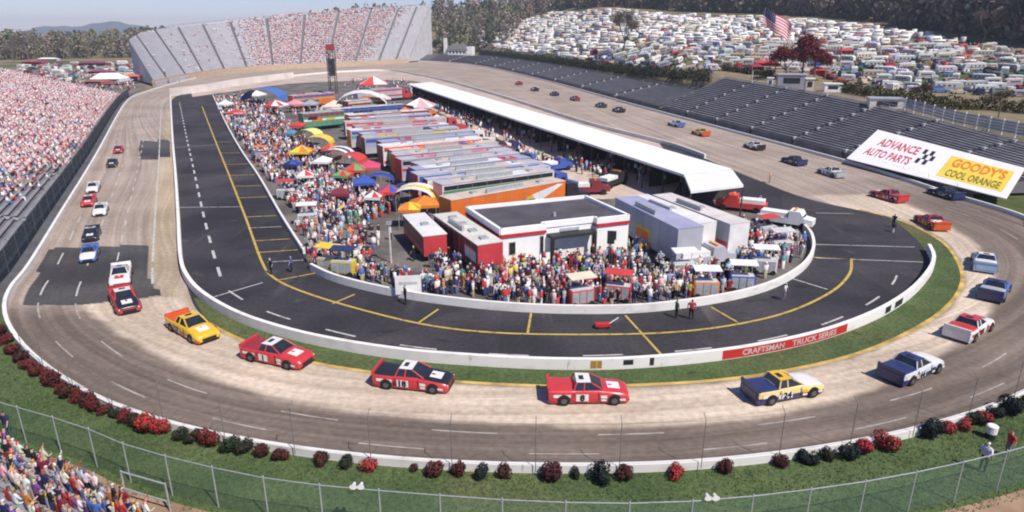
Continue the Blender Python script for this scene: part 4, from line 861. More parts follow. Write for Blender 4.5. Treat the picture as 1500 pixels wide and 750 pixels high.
for k, h_ in enumerate(HL):
    if k == 0 or k > 9 and k < 15: continue
    ja = jr.uniform(-12, 9); jb = jr.uniform(-7, 7); HL[k] = ((h_[0][0] + ja, h_[0][1]), (h_[1][0] + jb, h_[1][1])) + (h_[2] + jr.uniform(-.35, .2),) + h_[3:5] + (jr.choice(ENDS),) + h_[6:]
for pa, pb, z, bo, ro, en, st, tr, sw, lab in HL: trailer('hauler', lab, 'truck', pa, pb, z, 2.7, bo, ro, en, HG, st, .95, tr, sw)
trailer('trailer', 'small white roofed trailer with red end, its flank in shadow', 'trailer', (606,313), (637,344), 2.9, 2.5, Cm('shaded_maroon_vinyl', (.13, .03, .04)), WV, RV_, None, [(.9,.5,RV_)], .7, roof_marks=1)  # shade of the flank is put into the dark body colour
trailer('trailer', 'dark red trailer with cluttered white roof against the media building', 'trailer', (652,312), (718,356), 3.4, 2.7, Cm('shaded_maroon_vinyl', (.13, .03, .04)), Cm('cream_roof', (.66, .63, .56)), RV_, None, [], .7, roof_marks=4)  # body darkened to carry the flank's shade, end panels stay bright red
trailer('trailer', 'tall plain grey box trailer beside the white media building', 'trailer', (918,288), (1012,333), 4.3, 2.9, Cm('blue_grey_vinyl', (.33, .36, .44)), LAV, GV, None, [(1.5,.06,STEEL)], .8, roof_marks=0)
trailer('trailer', 'bright white roofed trailer between the grey and the pinkish one', 'trailer', (934,286), (1034,326), 4.1, 2.7, WV, WV, WV, None, [(1.4,.6,BV)], .8, roof_marks=1)
trailer('trailer', 'pinkish white roofed trailer nearest the pit road bend', 'trailer', (970,284), (1084,326), 4.0, 2.6, GV, Cm('pinkish_roof', (.68, .62, .58)), WV, None, [(1.4,.6,RV_)], .8, roof_marks=1)
# ------------------------------------------------------------------ canopies and tents at the haulers' ends
def canopy(px, py, wpx, label, c1, c2=None, dome=False, hgt=2.4):
    p = G(px, py, hgt + .3); zc = proj(p)[2]; r_ = 1.22 * wpx / FPX * zc / 2; t = tag(empty('canopy_tent', (p.x, p.y, 0), rnd.uniform(-.25, .25)), label, 'tent', 'canopies along the hauler row')
    m1 = Cm('canvas_%02x%02x%02x' % tuple(int(v * 255) for v in c1), c1); m2 = Cm('canvas_%02x%02x%02x' % tuple(int(v * 255) for v in (c2 or c1)), c2 or c1); mb = MB()
    if dome:
        K = 8; rg = [[Vector((r_ * cos(a) * 1.3, s * r_ * .9, hgt - .5 + r_ * .75 * sin(a))) for a in [pi * i / K for i in range(K + 1)]] for s in (-1, -.33, .33, 1)]
        for k in range(3): mb.strip(rg[k], rg[k + 1], k % 2)
    else:
        top = Vector((0, 0, hgt + r_ * .55)); c = [Vector((sx * r_, sy * r_, hgt)) for sx, sy in ((-1, -1), (1, -1), (1, 1), (-1, 1))]
        for k in range(4):
            a, b_ = c[k], c[(k + 1) % 4]; m_ = a.lerp(b_, .5); mb.add([a, m_, top], [(0, 1, 2)], 0); mb.add([m_, b_, top], [(0, 1, 2)], 1); mb.add([a, b_, b_ - Vector((0, 0, .35)), a - Vector((0, 0, .35))], [(0, 1, 2, 3)], k % 2)
    mb.build('canvas', [m1, m2], t)
    for sx in (-1, 1):
        for sy in (-1, 1): q_ = MB(); q_.tube((sx * r_ * .95, sy * r_ * .88, 0), (sx * r_ * .95, sy * r_ * .88, hgt), .04, 5); q_.build('pole', STEEL, t)
Y_ = (.78, .58, .05); R_ = (.58, .06, .05); O_ = (.72, .22, .03); B_ = (.05, .10, .40); GR_ = (.16, .38, .14); WT = (.8, .79, .76); N_ = (.03, .04, .12); LY = (.75, .72, .22)
for px, py, wp, lab, c1, c2, dm in ((452,193,22,'pale yellow tent highest in the yellow cluster',LY,None,True),(466,204,26,'bright yellow domed tent in the yellow cluster',Y_,None,True),(442,218,24,'square golden yellow tent in the yellow cluster',Y_,O_,False),(436,181,16,'small red tent above the yellow cluster',R_,None,False),(426,192,14,'blue tent beside the yellow cluster',(.12,.25,.4),None,False),
  (473,232,20,'white square tent below the red ones',WT,None,False),(494,222,28,'white and navy domed tent',WT,N_,True),(484,214,20,'orange red tent between yellow and white tents',R_,O_,False),(512,230,28,'red domed tent beside the white and navy dome',R_,None,True),(520,244,24,'red and green striped tent',R_,GR_,False),(541,240,26,'crimson tent above the blue ones',(.6,.08,.14),None,False),
  (502,252,20,'green tent with red panels',GR_,R_,False),(533,262,26,'royal blue tent in the middle of the crowd',B_,None,False),(556,258,26,'blue tent beside the hauler row',B_,N_,True),(570,275,24,'red and blue tent beside the blue dome',R_,B_,False),(548,283,20,'white and red tent above the crowd',WT,R_,False),(590,270,20,'navy tent with row of white flags behind it',N_,None,False),
  (607,281,40,'white and yellow domed tent beside the orange hauler',WT,Y_,True),(622,293,32,'orange tent at the end of the orange hauler',O_,None,False),(600,300,26,'orange and yellow striped tent before the orange hauler',O_,Y_,False),(638,282,20,'golden yellow banner tent touching the orange hauler',Y_,None,False),
  (388,142,36,'large blue tent near the far end of pit road',(.08,.16,.45),None,True),(372,137,22,'white tent beside the large blue one',WT,None,False),(404,152,22,'red and white tent below the large blue one',R_,WT,False),(432,150,18,'pink tent on the way to the tower',(.65,.3,.36),None,False),
  (530,151,46,'broad white tent at the far end of the paddock',WT,None,True),(490,153,24,'cream tent left by the broad white one'.replace('left ',''),(.7,.6,.5),None,False),(547,121,32,'red tent with white skirt at the far end',R_,WT,False),(590,160,26,'red and orange tent beside the garage lane',R_,O_,False),(615,153,34,'white and pink tent at the garage lane',WT,(.7,.4,.42),False)):
    canopy(px, py, wp, lab, c1, c2, dm)
for px, py, wp, lab, c1, c2, dm in ((330,150,15,'small white awning at the top of pit row',WT,None,False),(345,163,15,'small red awning near the top of pit row',R_,None,False),
  (428,236,18,'dark blue awning behind pit row tool carts',N_,B_,False),(447,252,20,'white awning with red panel behind tool carts',WT,R_,False),(498,278,22,'dark maroon awning in the dense crowd',(.2,.03,.05),None,False),
  (455,150,18,'grey flat awning beside the dark green hauler',(.35,.35,.37),None,False),(508,166,18,'silver awning at the red hauler',(.5,.5,.52),None,False),(560,142,20,'cream awning by the maroon hauler',(.65,.58,.45),None,False),(640,172,18,'white awning near the garage lane',WT,None,False),(690,196,18,'navy awning at the end of the white hauler',N_,None,False),(730,208,20,'black awning at the maroon tractor',(.03,.03,.035),None,False),(770,226,22,'blue awning on the edge of the garage lane',B_,None,False)):
    canopy(px, py, wp, lab, c1, c2, dm)
# ------------------------------------------------------------------ pit boxes (tool carts) along the pit wall
def pit_cart(px, py, label, c, top, umb=None, s=1.0):
    p = G(px, py); t = tag(empty('pit_cart', p, rnd.uniform(-.4, .4)), label, 'tool cart', 'crew tool carts behind the pit wall'); t.scale = (s, s, s)
    m_ = Cm('cart_%02x%02x%02x' % tuple(int(v * 255) for v in c), c); mb = MB(); mb.box(-1.1, 1.1, -.55, .55, .25, 1.5); b_ = mb.build('cabinet', m_, t)
    for k in range(3): mb = MB(); mb.box(-1.0 + .68 * k, -.40 + .68 * k, -.59, -.551, .35, 1.4); mb.build('drawer_front', STEEL, b_)
    mb = MB(); mb.box(-1.0, 1.0, -.5, .5, 1.51, 1.56); mb.build('deck', M('cart_deck', (.5, .5, .5), .5), t)
    for sx in (-1, 1):
        mb = MB(); mb.tube((sx * .9, .4, 1.56), (sx * .9, .4, 2.7), .03, 5); mb.build('roof_post', STEEL, t)
        mb = MB(); mb.tube((sx * .8, -.62, .25), (sx * .8, -.45, .25), .25, 10); mb.build('wheel', RUBBER, t)
    mt = Cm('cart_%02x%02x%02x' % tuple(int(v * 255) for v in top), top); mb = MB(); mb.add([Vector(v) for v in ((-1.2, -.7, 2.62), (1.2, -.7, 2.62), (1.2, .6, 2.75), (-1.2, .6, 2.75), (-1.2, -.7, 2.68), (1.2, -.7, 2.68), (1.2, .6, 2.81), (-1.2, .6, 2.81))], [(3, 2, 1, 0), (4, 5, 6, 7), (0, 1, 5, 4), (1, 2, 6, 5), (2, 3, 7, 6), (3, 0, 4, 7)]); mb.build('roof', mt, t)
for a in ((452,330,'white tool cart with white roof at the pit row bend',WT,WT),(420,292,'white tool cart with red roof along the pit row',WT,R_),(384,236,'orange red tool cart with orange roof far up the pit row',R_,O_),
   (352,182,'pink roofed tool cart far up the pit row',WT,(.65,.35,.4)),(505,402,'yellow tool cart with black roof at the curved pit wall',Y_,N_),(484,398,'yellow tool cart with yellow roof at the curved pit wall',Y_,Y_),(850,446,'red tool cart with cream roof behind the pit wall',R_,(.75,.66,.5)),
   (905,440,'red tool cart with red roof behind the pit wall',R_,R_),(1032,434,'orange tool cart with white roof near the pit wall end',O_,WT),(1085,425,'blue and white tool cart at the bend of the pit wall',B_,WT),(1118,400,'white tool cart with white roof inside the pit wall bend',WT,WT),(1142,372,'white tool cart with grey roof inside the pit wall bend',WT,(.6,.6,.6)),(1122,350,'silver tool cart with red roof near the pinkish trailer',(.5,.5,.52),R_),(1045,372,'pale blue tool cart with blue roof below the grey trailer',(.2,.35,.5),(.22,.4,.55)),(1000,405,'white tool cart with white roof below the grey trailer',WT,WT)):
    pit_cart(*a)
# white pit board, red jack cart, crash cart, dark tower, poles
p = G(599, 436); t = tag(empty('pit_board', p, .1), 'white pit sign board standing at the curved pit wall', 'sign'); mb = MB(); mb.box(-1.15, 1.15, -.05, .05, .35, 2.1); mb.build('board', WHITE, t)
mb = MB(); mb.box(-.8, .8, -.07, -.051, 1.3, 1.55); mb.build('grey_print', M('grey_sign', (.45, .45, .47), .6), t)
for x in (-.9, .9): mb = MB(); mb.tube((x, 0, 0), (x, 0, .36), .05, 5); mb.build('leg', STEEL, t)
p = G(884, 480); t = tag(empty('pit_jack', p, .1), 'small red and white wheeled jack on the pit road stall', 'jack'); mb = MB(); mb.box(-.7, .5, -.25, .25, .15, .4); mb.build('frame', RED, t); mb = MB(); mb.tube((.4, 0, .3), (1.2, 0, .85), .05, 5); mb.build('handle', WHITE, t)
for x in (-.55, .35):
    for y in (-.28, .28): mb = MB(); mb.tube((x, y - .04, .12), (x, y + .04, .12), .12, 8); mb.build('wheel', RUBBER, t)
def rescue(px, py, yaw, label, c):
    p = G(px, py); t = tag(empty('crash_truck', p, yaw), label, 'truck'); m_ = Cm('cart_%02x%02x%02x' % tuple(int(v * 255) for v in c), c)
    mb = MB(); mb.loft([[Vector((x, y, z)) for y, z in ((-w_, .5), (-w_, h_), (w_, h_), (w_, .5))] for x, w_, h_ in ((-3.2, 1.0, 1.2), (.4, 1.0, 1.2), (.45, 1.0, 2.1), (1.7, .95, 2.1), (2.2, .95, 1.35), (3.2, .9, 1.2))]); mb.build('body', m_, t)
    mb = MB(); mb.box(-2.9, .2, -.8, .8, 1.21, 1.7); mb.build('equipment_box', WHITE, t); mb = MB(); mb.quad(Vector((1.74, -.85, 2.02)), Vector((2.16, -.85, 1.42)), Vector((2.16, .85, 1.42)), Vector((1.74, .85, 2.02))); mb.build('windshield', GLASS, t)
    mb = MB(); mb.box(.9, 1.15, -.7, .7, 2.11, 2.28); mb.build('light_bar', Cm('amber', (.7, .25, .02)), t)
    for x in (-2.0, 2.2):
        for y in (-1, 1): mb = MB(); mb.tube((x, y * .75, .42), (x, y * 1.02, .42), .42, 12); mb.build('wheel', RUBBER, t)
rescue(1085, 308, 2.7, 'red crash truck parked where the pinkish trailer ends', R_); rescue(1150, 330, -.6, 'white crash truck with equipment box at the pit wall tip', WT); rescue(897, 272, .9, 'black pickup parked on the garage lane', (.03, .03, .035)); rescue(860, 284, .1, 'maroon pickup beside the orange hauler tractor', (.2, .03, .04)); rescue(812, 250, .5, 'blue pickup on the edge of the garage lane', B_); rescue(745, 222, .5, 'dark blue pickup beside the maroon tractor', N_); rescue(1030, 388, .3, 'pale grey pickup below the tall grey trailer', (.45, .45, .5))
def tower(px, py, h, label):
    p = G(px, py); t = tag(empty('scoring_tower', p), label, 'tower')
    for x in (-1.2, 1.2):
        for y in (-1.2, 1.2): mb = MB(); mb.tube((x, y, 0), (x, y, h), .16, 5); mb.build('leg', DARKST, t)
    for k in range(6):
        z = h * (k + .5) / 6; mb = MB(); mb.tube((-1.2, -1.2, z - 1), (1.2, -1.2, z + 1), .09, 4); mb.build('brace', DARKST, t); mb = MB(); mb.tube((1.2, -1.25, z - 1), (-1.2, -1.25, z + 1), .09, 4); mb.build('brace', DARKST, t)
    mb = MB(); mb.box(-1.0, 1.0, -1.0, 1.0, h * .42, h * .82); mb.build('score_panel', M('dark_panel', (.06, .055, .06), .7, .2, .6), t); mb = MB(); mb.box(-1.3, 1.3, -1.0, 1.0, h, h + 2.2); mb.build('cap_sign', M('dull_red', (.34, .05, .06), .7), t)
tower(489, 137, 15.0, 'dark scoring tower with dull red top rising from the paddock')
def pole(px, py, h, label, z0=None, head=None):
    p = G(px, py) if z0 is None else z0; t = tag(empty('pole', p), label, 'pole'); mb = MB(); mb.tube((0, 0, 0), (0, 0, h), .12, 6, .08); mb.build('shaft', M('pale_pole', (.55, .54, .5), .6), t)
    mb = MB()
    if head: mb.box(-head[0] / 2, head[0] / 2, -.2, .2, h - head[1], h); mb.build('head', head[2], t)
    return t
pole(893, 385, 3.4, 'black loudspeaker on a thin pole before the white building', head=(.7, 1.3, BLACK))
pole(1308, 340, 1.0, 'short marker post on the grass tip by the flagman', head=(.3, .4, BLACK))
pole(573, 385, 4.4, 'thin pale lamp post on the grey paddock asphalt', head=(.5, .3, STEEL))
# adverts painted on the pit barrier: follow its face
def barr_patch(x0, x1, z0, z1, mat, name, root, org, off=.18):
    Q = resample(BARR, .08); N = normals2d(Q); sel = [(q_, n_) for q_, n_ in zip(Q, N) if x0 <= proj(q_)[0] <= x1 and q_.y < 75]
    sgn = 1 if sel[0][1].y < 0 else -1; A = [Vector(((q_ + n_ * sgn * off).x, (q_ + n_ * sgn * off).y, z0)) - org for q_, n_ in sel]; B = [Vector((a.x, a.y, z1)) for a in A]; mb = MB(); mb.strip(A, B); return mb.build(name, mat, root), sel, sgn
org = G(1055, 525); AD = tag(empty('wall_banner', org), 'red advertising banner with white lettering on the white pit barrier', 'banner')
barr_patch(1055, 1237, .08, .80, RED, 'banner_sheet', AD, org, .183)
Q = resample(BARR, .25); N = normals2d(Q)
def wall_text(body, x0, x1, z0, z1, mat, root, org, off):
    sel = [(q_, n_) for q_, n_ in zip(Q, N) if x0 <= proj(q_)[0] <= x1 and q_.y < 75]; sgn = 1 if sel[0][1].y < 0 else -1
    if proj(sel[0][0])[0] > proj(sel[-1][0])[0]: sel = sel[::-1]
    me = text_mesh(body, 1.0, mat, .03); co = np.array([v.co[:] for v in me.vertices]); lo2, hi2 = co.min(0), co.max(0)
    for v in me.vertices:
        s = (v.co.x - lo2[0]) / (hi2[0] - lo2[0]) * (len(sel) - 1); k = min(int(s), len(sel) - 2); f = s - k; q_ = sel[k][0].lerp(sel[k + 1][0], f) + sel[k][1].lerp(sel[k + 1][1], f) * sgn * off - org
        v.co = (q_.x, q_.y, z0 + (z1 - z0) * (v.co.y - lo2[1]) / (hi2[1] - lo2[1]))
    mobj('lettering', me, root)
wall_text('CRAFTSMAN', 1084, 1148, .2, .68, WHITE, AD, org, .19); wall_text('TRUCK SERIES', 1156, 1224, .2, .68, WHITE, AD, org, .19)
org = G(866, 545); AD2 = tag(empty('wall_decal', org), 'small brown and yellow decal on the white pit barrier', 'sign'); barr_patch(864, 882, .15, .75, Cm('brown_decal', (.4, .22, .05)), 'decal_sheet', AD2, org); barr_patch(871, 875, .16, .74, Cm('yellow_decal', (.6, .45, .1)), 'decal_stripe', AD2, org, .185)
org = G(920, 545); AD3 = tag(empty('wall_decal', org), 'black and white decal beside the brown one on the pit barrier', 'sign'); barr_patch(911, 927, .35, .75, BLACK, 'decal_sheet', AD3, org)
org = G(952, 545); AD4 = tag(empty('wall_decal', org), 'narrow black decal on the white pit barrier', 'sign'); barr_patch(949, 957, .2, .8, BLACK, 'decal_sheet', AD4, org)
for x0, x1, lab in ((1292,1301,'narrow black decal where the pit barrier bends'), (1306,1318,'wider black decal where the pit barrier bends')):
    org = G((x0 + x1) / 2, 460); a_ = tag(empty('wall_decal', org), lab, 'sign'); barr_patch(x0, x1, .15, .75, BLACK, 'decal_sheet', a_, org)
# ------------------------------------------------------------------ people
SHIRT = paint('person_shirt', 'shirt', .9, .15, .12, 6); TROU = paint('person_trousers', 'trousers', .9, .15, .15, 6); SKIN = paint('person_skin', 'skin', .7, .25, .05, 6); CAP = paint('person_cap_or_hair', 'cap', .85, .2, .1, 8); SHOE = M('shoe_leather', (.05, .045, .04), .7, .2, 5)
def person_mesh(seed, pose):
    r_ = random.Random(seed); V = []; E = []; RR = []
    def v(p, r, prev=None):
        V.append(Vector(p)); RR.append(r if isinstance(r, tuple) else (r, r))
        if prev is not None: E.append((prev, len(V) - 1))
        return len(V) - 1
    if pose == 'sit':
        hz = .46; pel = v((0, 0, hz), (.17, .14)); 
        for s in (-1, 1):
            h = v((.06, s * .10, hz - .01), .10, pel); k = v((.44, s * (.11 + r_.uniform(0, .06)), hz), .075, h); a = v((.46, s * .13, .07), .05, k); v((.60, s * .15, .04), .045, a)
        top = hz
    else:
        hz = .92; pel = v((0, 0, hz), (.17, .13)); st = {'walk': .22, 'stand': .04, 'reach': .08}[pose]
        for s in (-1, 1):
            h = v((0, s * .10, hz - .08), .10, pel); k = v((st * s * .6 + .03, s * .11, .50), .075, h); a = v((st * s - .02, s * .12, .08), .048, k); v((st * s + .13, s * .14, .04), .045, a)
        top = hz
    w1 = v((-.01, 0, top + .20), (.155, .115), pel); ch = v((.0, 0, top + .43), (.19, .125), w1); nk = v((.01, 0, top + .58), .065, ch); hd = v((.03, 0, top + .70), (.085, .10), nk); v((.02, 0, top + .82), (.07, .085), hd)
    for s in (-1, 1):
        sh = v((0, s * .21, top + .50), .075, ch)
        if pose == 'sit': e = v((.10, s * .27, top + .25), .05, sh); h = v((.34, s * .16, top + .14), .038, e); v((.42, s * .13, top + .13), .03, h)
        elif pose == 'reach' and s == 1: e = v((.16, s * .30, top + .55), .05, sh); h = v((.26, s * .24, top + .80), .038, e); v((.28, s * .22, top + .90), .03, h)
        elif pose == 'reach': e = v((.05, s * .29, top + .24), .05, sh); h = v((.28, s * .18, top + .22), .038, e); v((.36, s * .15, top + .24), .03, h)
        else: d = r_.uniform(-.08, .16) * s; e = v((d, s * .29, top + .24), .05, sh); h = v((d + .10, s * .29, top - .0), .038, e); v((d + .13, s * .28, top - .09), .03, h)
    bm = bmesh.new(); ly = bm.verts.layers.skin.verify(); bv = [bm.verts.new(p) for p in V]
    for a, b_ in E: bm.edges.new((bv[a], bv[b_]))
    for x, r in zip(bv, RR): x[ly].radius = r
    bv[0][ly].use_root = True; me = bpy.data.meshes.new('person'); bm.to_mesh(me); bm.free()
    o = bpy.data.objects.new('person', me); COL.objects.link(o); o.modifiers.new('skin', 'SKIN'); sb_ = o.modifiers.new('sub', 'SUBSURF'); sb_.levels = 1; sb_.render_levels = 1
    dg = bpy.context.evaluated_depsgraph_get(); out = bpy.data.meshes.new_from_object(o.evaluated_get(dg)); bpy.data.objects.remove(o); bpy.data.meshes.remove(me)
    for m_ in (SHIRT, TROU, SKIN, CAP, SHOE): out.materials.append(m_) if len(out.materials) < 5 else None
    while len(out.materials) > 5: out.materials.pop()
    for p in out.polygons:
        c = p.center; z = c.z
        if z > top + .60: mi = 3 if (z > top + .74 or c.x < -.01) else 2
        elif z > top + .56 and abs(c.y) < .1: mi = 2
        elif abs(c.y) > .235 and z < top + .30 and pose != 'sit': mi = 2
        elif pose == 'sit' and c.x > .2 and z > top + .09: mi = 2
        elif pose == 'reach' and c.x > .17 and z > top + .1: mi = 2
        elif z > top + .02 and not (pose == 'sit' and c.x > .15): mi = 0
        elif z < .09: mi = 4
        else: mi = 1
        p.material_index = mi; p.use_smooth = True
    return out
PM = {k: [person_mesh(i * 7 + 1, k) for i in range(3)] for k in ('stand', 'walk', 'reach', 'sit')}
COLS = {'white': (.74, .72, .70), 'red': (.46, .05, .055), 'navy': (.03, .035, .10), 'blue': (.08, .16, .42), 'pale blue': (.38, .50, .66), 'black': (.025, .025, .028), 'grey': (.32, .32, .33), 'yellow': (.62, .48, .14), 'orange': (.52, .20, .08), 'green': (.06, .20, .09), 'maroon': (.22, .03, .05), 'pink': (.72, .44, .47), 'cream': (.64, .56, .44), 'teal': (.08, .28, .30), 'purple': (.18, .08, .26)}
TC = {'blue': (.09, .13, .26), 'black': (.025, .025, .028), 'khaki': (.34, .27, .17), 'grey': (.24, .24, .25), 'white': (.62, .61, .59), 'red': (.42, .05, .05), 'navy': (.03, .035, .09)}
HC = {'white cap': (.74, .73, .71), 'red cap': (.52, .05, .05), 'black cap': (.02, .02, .02), 'blue cap': (.06, .10, .3), 'yellow cap': (.7, .52, .06), 'brown hair': (.09, .05, .03), 'dark hair': (.025, .02, .018), 'blond hair': (.36, .26, .12), 'grey hair': (.33, .32, .31), 'orange hat': (.68, .30, .05), 'straw hat': (.55, .44, .25)}
SK = [(.47, .325, .285), (.55, .40, .365), (.40, .275, .24), (.20, .13, .10), (.60, .455, .425)]
seen_p = set()
def place_person(pos, yaw, pose, zone, weights=None, sc=1.0, fixed=None, grp='people at the race'):
    for _ in range(400):
        s = fixed[0] if fixed else rnd.choice(weights or list(COLS)); t_ = fixed[1] if fixed else rnd.choice(list(TC)); h = fixed[2] if fixed else rnd.choice(list(HC)); key = (s, t_, h, zone)
        if key not in seen_p: break
    seen_p.add(key); o = mobj('person', rnd.choice(PM[pose]), None, pos, yaw); k = rnd.uniform(.94, 1.05) * sc; o.scale = (k * rnd.uniform(1, 1.12), k * rnd.uniform(1, 1.12), k)
    j = lambda c: tuple(v * rnd.uniform(.85, 1.12) for v in c)
    o['shirt'] = j(COLS[s]); o['trousers'] = j(TC[t_]); o['cap'] = j(HC[h]); o['skin'] = rnd.choice(SK)
    tag(o, 'person in %s, %s trousers, %s, %s' % (s, t_, h, zone), 'person', grp); return o
# blocks that people must not stand in: world rectangles of things already built
bpy.context.view_layer.update()
BLOCK = []
for o in list(COL.objects):
    if o.parent is None and o.get('category') in ('truck', 'building', 'trailer', 'tool cart', 'tower', 'sign', 'garage'):
        pts_ = [];
        for ch in o.children_recursive:
            if ch.type == 'MESH': pts_ += [o.matrix_world.inverted() @ ch.matrix_world @ Vector(c) for c in ch.bound_box]
        if pts_:
            BLOCK.append((o.matrix_world.inverted(), min(p.x for p in pts_) - .25, max(p.x for p in pts_) + .25, min(p.y for p in pts_) - .25, max(p.y for p in pts_) + .25))
        if o.get('category') == 'garage': BLOCK.pop()
def blocked(p):
    for mi, a, b_, c, d in BLOCK:
        q = mi @ p
        if a < q.x < b_ and c < q.y < d: return True
    return False
def sample_poly(poly, n, mind, taken):
    out = []; xs_ = [p[0] for p in poly]; ys_ = [p[1] for p in poly]; tries = 0
    while len(out) < n and tries < n * 60:
        tries += 1; px, py = rnd.uniform(min(xs_), max(xs_)), rnd.uniform(min(ys_), max(ys_))
        if not inpoly(px, py, poly): continue
        p = G(px, py)
        if blocked(p) or any((p - q).length_squared < mind * mind for q in taken): continue
        taken.append(p); out.append(p)
    return out
taken = []
MIXW = list(COLS) + ['white'] * 8 + ['red'] * 6 + ['grey', 'black', 'navy'] * 4 + ['pale blue', 'cream', 'maroon', 'blue'] * 2
ZONES = [([(462,394),(540,398),(600,415),(640,420),(640,433),(560,423),(500,408)], 18, 'by the white board at the pit wall', MIXW),
 ([(640,395),(740,392),(740,448),(640,434)], 22, 'at the wall below the red trailers', ['red'] * 4 + MIXW),
 ([(740,392),(850,384),(850,452),(740,449)], 24, 'at the wall below the white building', ['red'] * 6 + MIXW),
 ([(850,378),(960,384),(960,449),(850,453)], 24, 'at the wall below the loudspeaker pole', ['red'] * 3 + ['green', 'navy', 'teal'] + MIXW),
 ([(960,388),(1090,404),(1092,430),(960,449)], 20, 'at the wall below the grey trailer', ['navy', 'black', 'white'] * 2 + MIXW),
 ([(1060,340),(1180,348),(1184,372),(1130,412),(1095,420),(1060,395)], 18, 'inside the bend of the pit wall', ['white', 'black', 'navy', 'red'] * 2 + MIXW),
 ([(440,345),(490,340),(520,380),(470,396),(452,384)], 14, 'where the two pit walls meet', ['yellow', 'white', 'navy'] + MIXW),
 ([(392,260),(470,275),(490,340),(445,365),(412,312)], 14, 'beside pit stalls below blue tents', ['white'] * 4 + MIXW),
 ([(900,370),(945,365),(950,384),(905,386)], 6, 'between white building and grey trailer', ['blue', 'white', 'yellow']),
 ([(600,372),(690,384),(690,395),(604,392)], 8, 'before the small white roofed trailer', MIXW)]
nind = 0
for poly, n_, zone, wts in ZONES:
    for p in sample_poly(poly, n_, .42, taken):
        place_person(p + Vector((0, 0, .012)), rnd.choice([-1.6, -1.2, -2.0, 0.5, 2.6]) + rnd.uniform(-.5, .5), rnd.choice(['stand', 'stand', 'walk', 'reach']), zone, wts); nind += 1
for px, py, zone, fx_ in ((398,402,'near the yellow corner line',('black','black','white cap')),(428,399,'on the pit stall by the corner',('blue','navy','dark hair')),(594,446,'on pit road before the white board',('black','black','black cap')),(990,466,'on the pit road past the red jack',('green','black','brown hair')),(1012,468,'by the last yellow stall line',('red','black','black cap')),(1148,440,'beyond the end of the pit wall bend',('white','grey','white cap')),(1308,333,'on the grass tip beside the pit exit',('navy','navy','dark hair')),(573,352,'alone on the grey paddock asphalt',('white','green' if False else 'black','white cap')),(1112,305,'near the red crash truck',('pale blue','white','white cap')),
  (14,640,'standing by the fence above the dirt path',('navy','blue','dark hair')),(1127,268,'in yellow by the wall beyond the garage roof',('yellow','grey','yellow cap')),(1474,668,'beside the fence near the white bin',('red','grey','red cap')),(1438,690,'at the fence below the white bin',('white','black','white cap'))):
    place_person(G(px, py) + Vector((0, 0, .012)), rnd.uniform(0, 6), 'stand', zone, fixed=fx_); nind += 1
# spectators in the corner of the near stand
o_nb = Vector((0, 0, 0)); NEARW = ['white'] * 5 + ['red'] * 3 + ['navy'] * 3 + ['black'] * 2 + ['pale blue', 'grey', 'pink', 'orange', 'green', 'purple', 'maroon', 'blue', 'cream']
near_list = []
for r in range(10):
    for k in range(70):
        t_ = (k + .5 + rnd.uniform(-.2, .2)) / 70; p = stand_point(NSB, NST, t_, (r + .55) / 10); px, py, zc = proj(p + Vector((0, 0, .7)))
        if -6 < px < 250 and 600 < py < 762 and rnd.random() < .86: near_list.append((r, t_, p))
ROWN = ['first', 'second', 'third', 'fourth', 'fifth', 'sixth', 'seventh', 'eighth', 'ninth', 'tenth']
for r, t_, p in near_list:
    nn_ = (stand_point(NSB, NST, t_, 0) - stand_point(NSB, NST, t_, 1)); q = Vector((p.x, p.y, stand_point(NSB, NST, t_, (r + 1) / 10).z)); pose = 'sit' if rnd.random() < .62 else rnd.choice(['stand', 'reach'])
    place_person(q, atan2(nn_.y, nn_.x) + rnd.uniform(-.35, .35), pose, 'in %s row of the corner stand' % ROWN[r], NEARW, .86); nind += 1
# white bin, flag stand
p = G(1450, 641); t = tag(empty('litter_bin', p), 'white drum bin with black base standing among bushes by the wall', 'bin'); mb = MB(); mb.tube((0, 0, .35), (0, 0, .8), .30, 14); mb.build('drum', WHITE, t); mb = MB(); mb.tube((0, 0, 0), (0, 0, .349), .28, 14); mb.build('base', BLACK, t)
mb = MB(); mb.tube((0, 0, .801), (0, 0, .85), .31, 14, .25); mb.build('lid', WHITE, t)
# ------------------------------------------------------------------ crowds too many to count, one mesh each
def figure(seated):
    V = []; F = []; K = []
    def bx_(x0, x1, w0, w1, z0, z1, k):
        b = len(V); V.extend([(x0, -w0, z0), (x1, -w0, z0), (x1, w0, z0), (x0, w0, z0), (x0, -w1, z1), (x1, -w1, z1), (x1, w1, z1), (x0, w1, z1)]); F.extend([tuple(b + i for i in f) for f in ((0, 1, 5, 4), (1, 2, 6, 5), (2, 3, 7, 6), (3, 0, 4, 7), (4, 5, 6, 7))]); K.extend([k] * 5)
    if seated: bx_(-.1, .42, .17, .17, .38, .54, 1); bx_(.34, .46, .16, .16, 0, .40, 1); bx_(-.12, .12, .17, .24, .5, 1.0, 0); bx_(-.04, .14, .27, .25, .66, .95, 0); bx_(.14, .30, .20, .16, .60, .70, 2); bx_(-.09, .10, .08, .09, 1.03, 1.20, 2); bx_(-.11, .11, .095, .07, 1.20, 1.29, 3)
    else: bx_(-.1, .1, .15, .17, 0, .86, 1); bx_(-.12, .12, .17, .24, .86, 1.42, 0); bx_(-.06, .07, .28, .26, .95, 1.38, 0); bx_(-.04, .08, .285, .27, .78, .94, 2); bx_(-.09, .10, .08, .09, 1.46, 1.63, 2); bx_(-.11, .11, .095, .07, 1.63, 1.72, 3)
    return np.array(V), np.array(F), np.array(K)
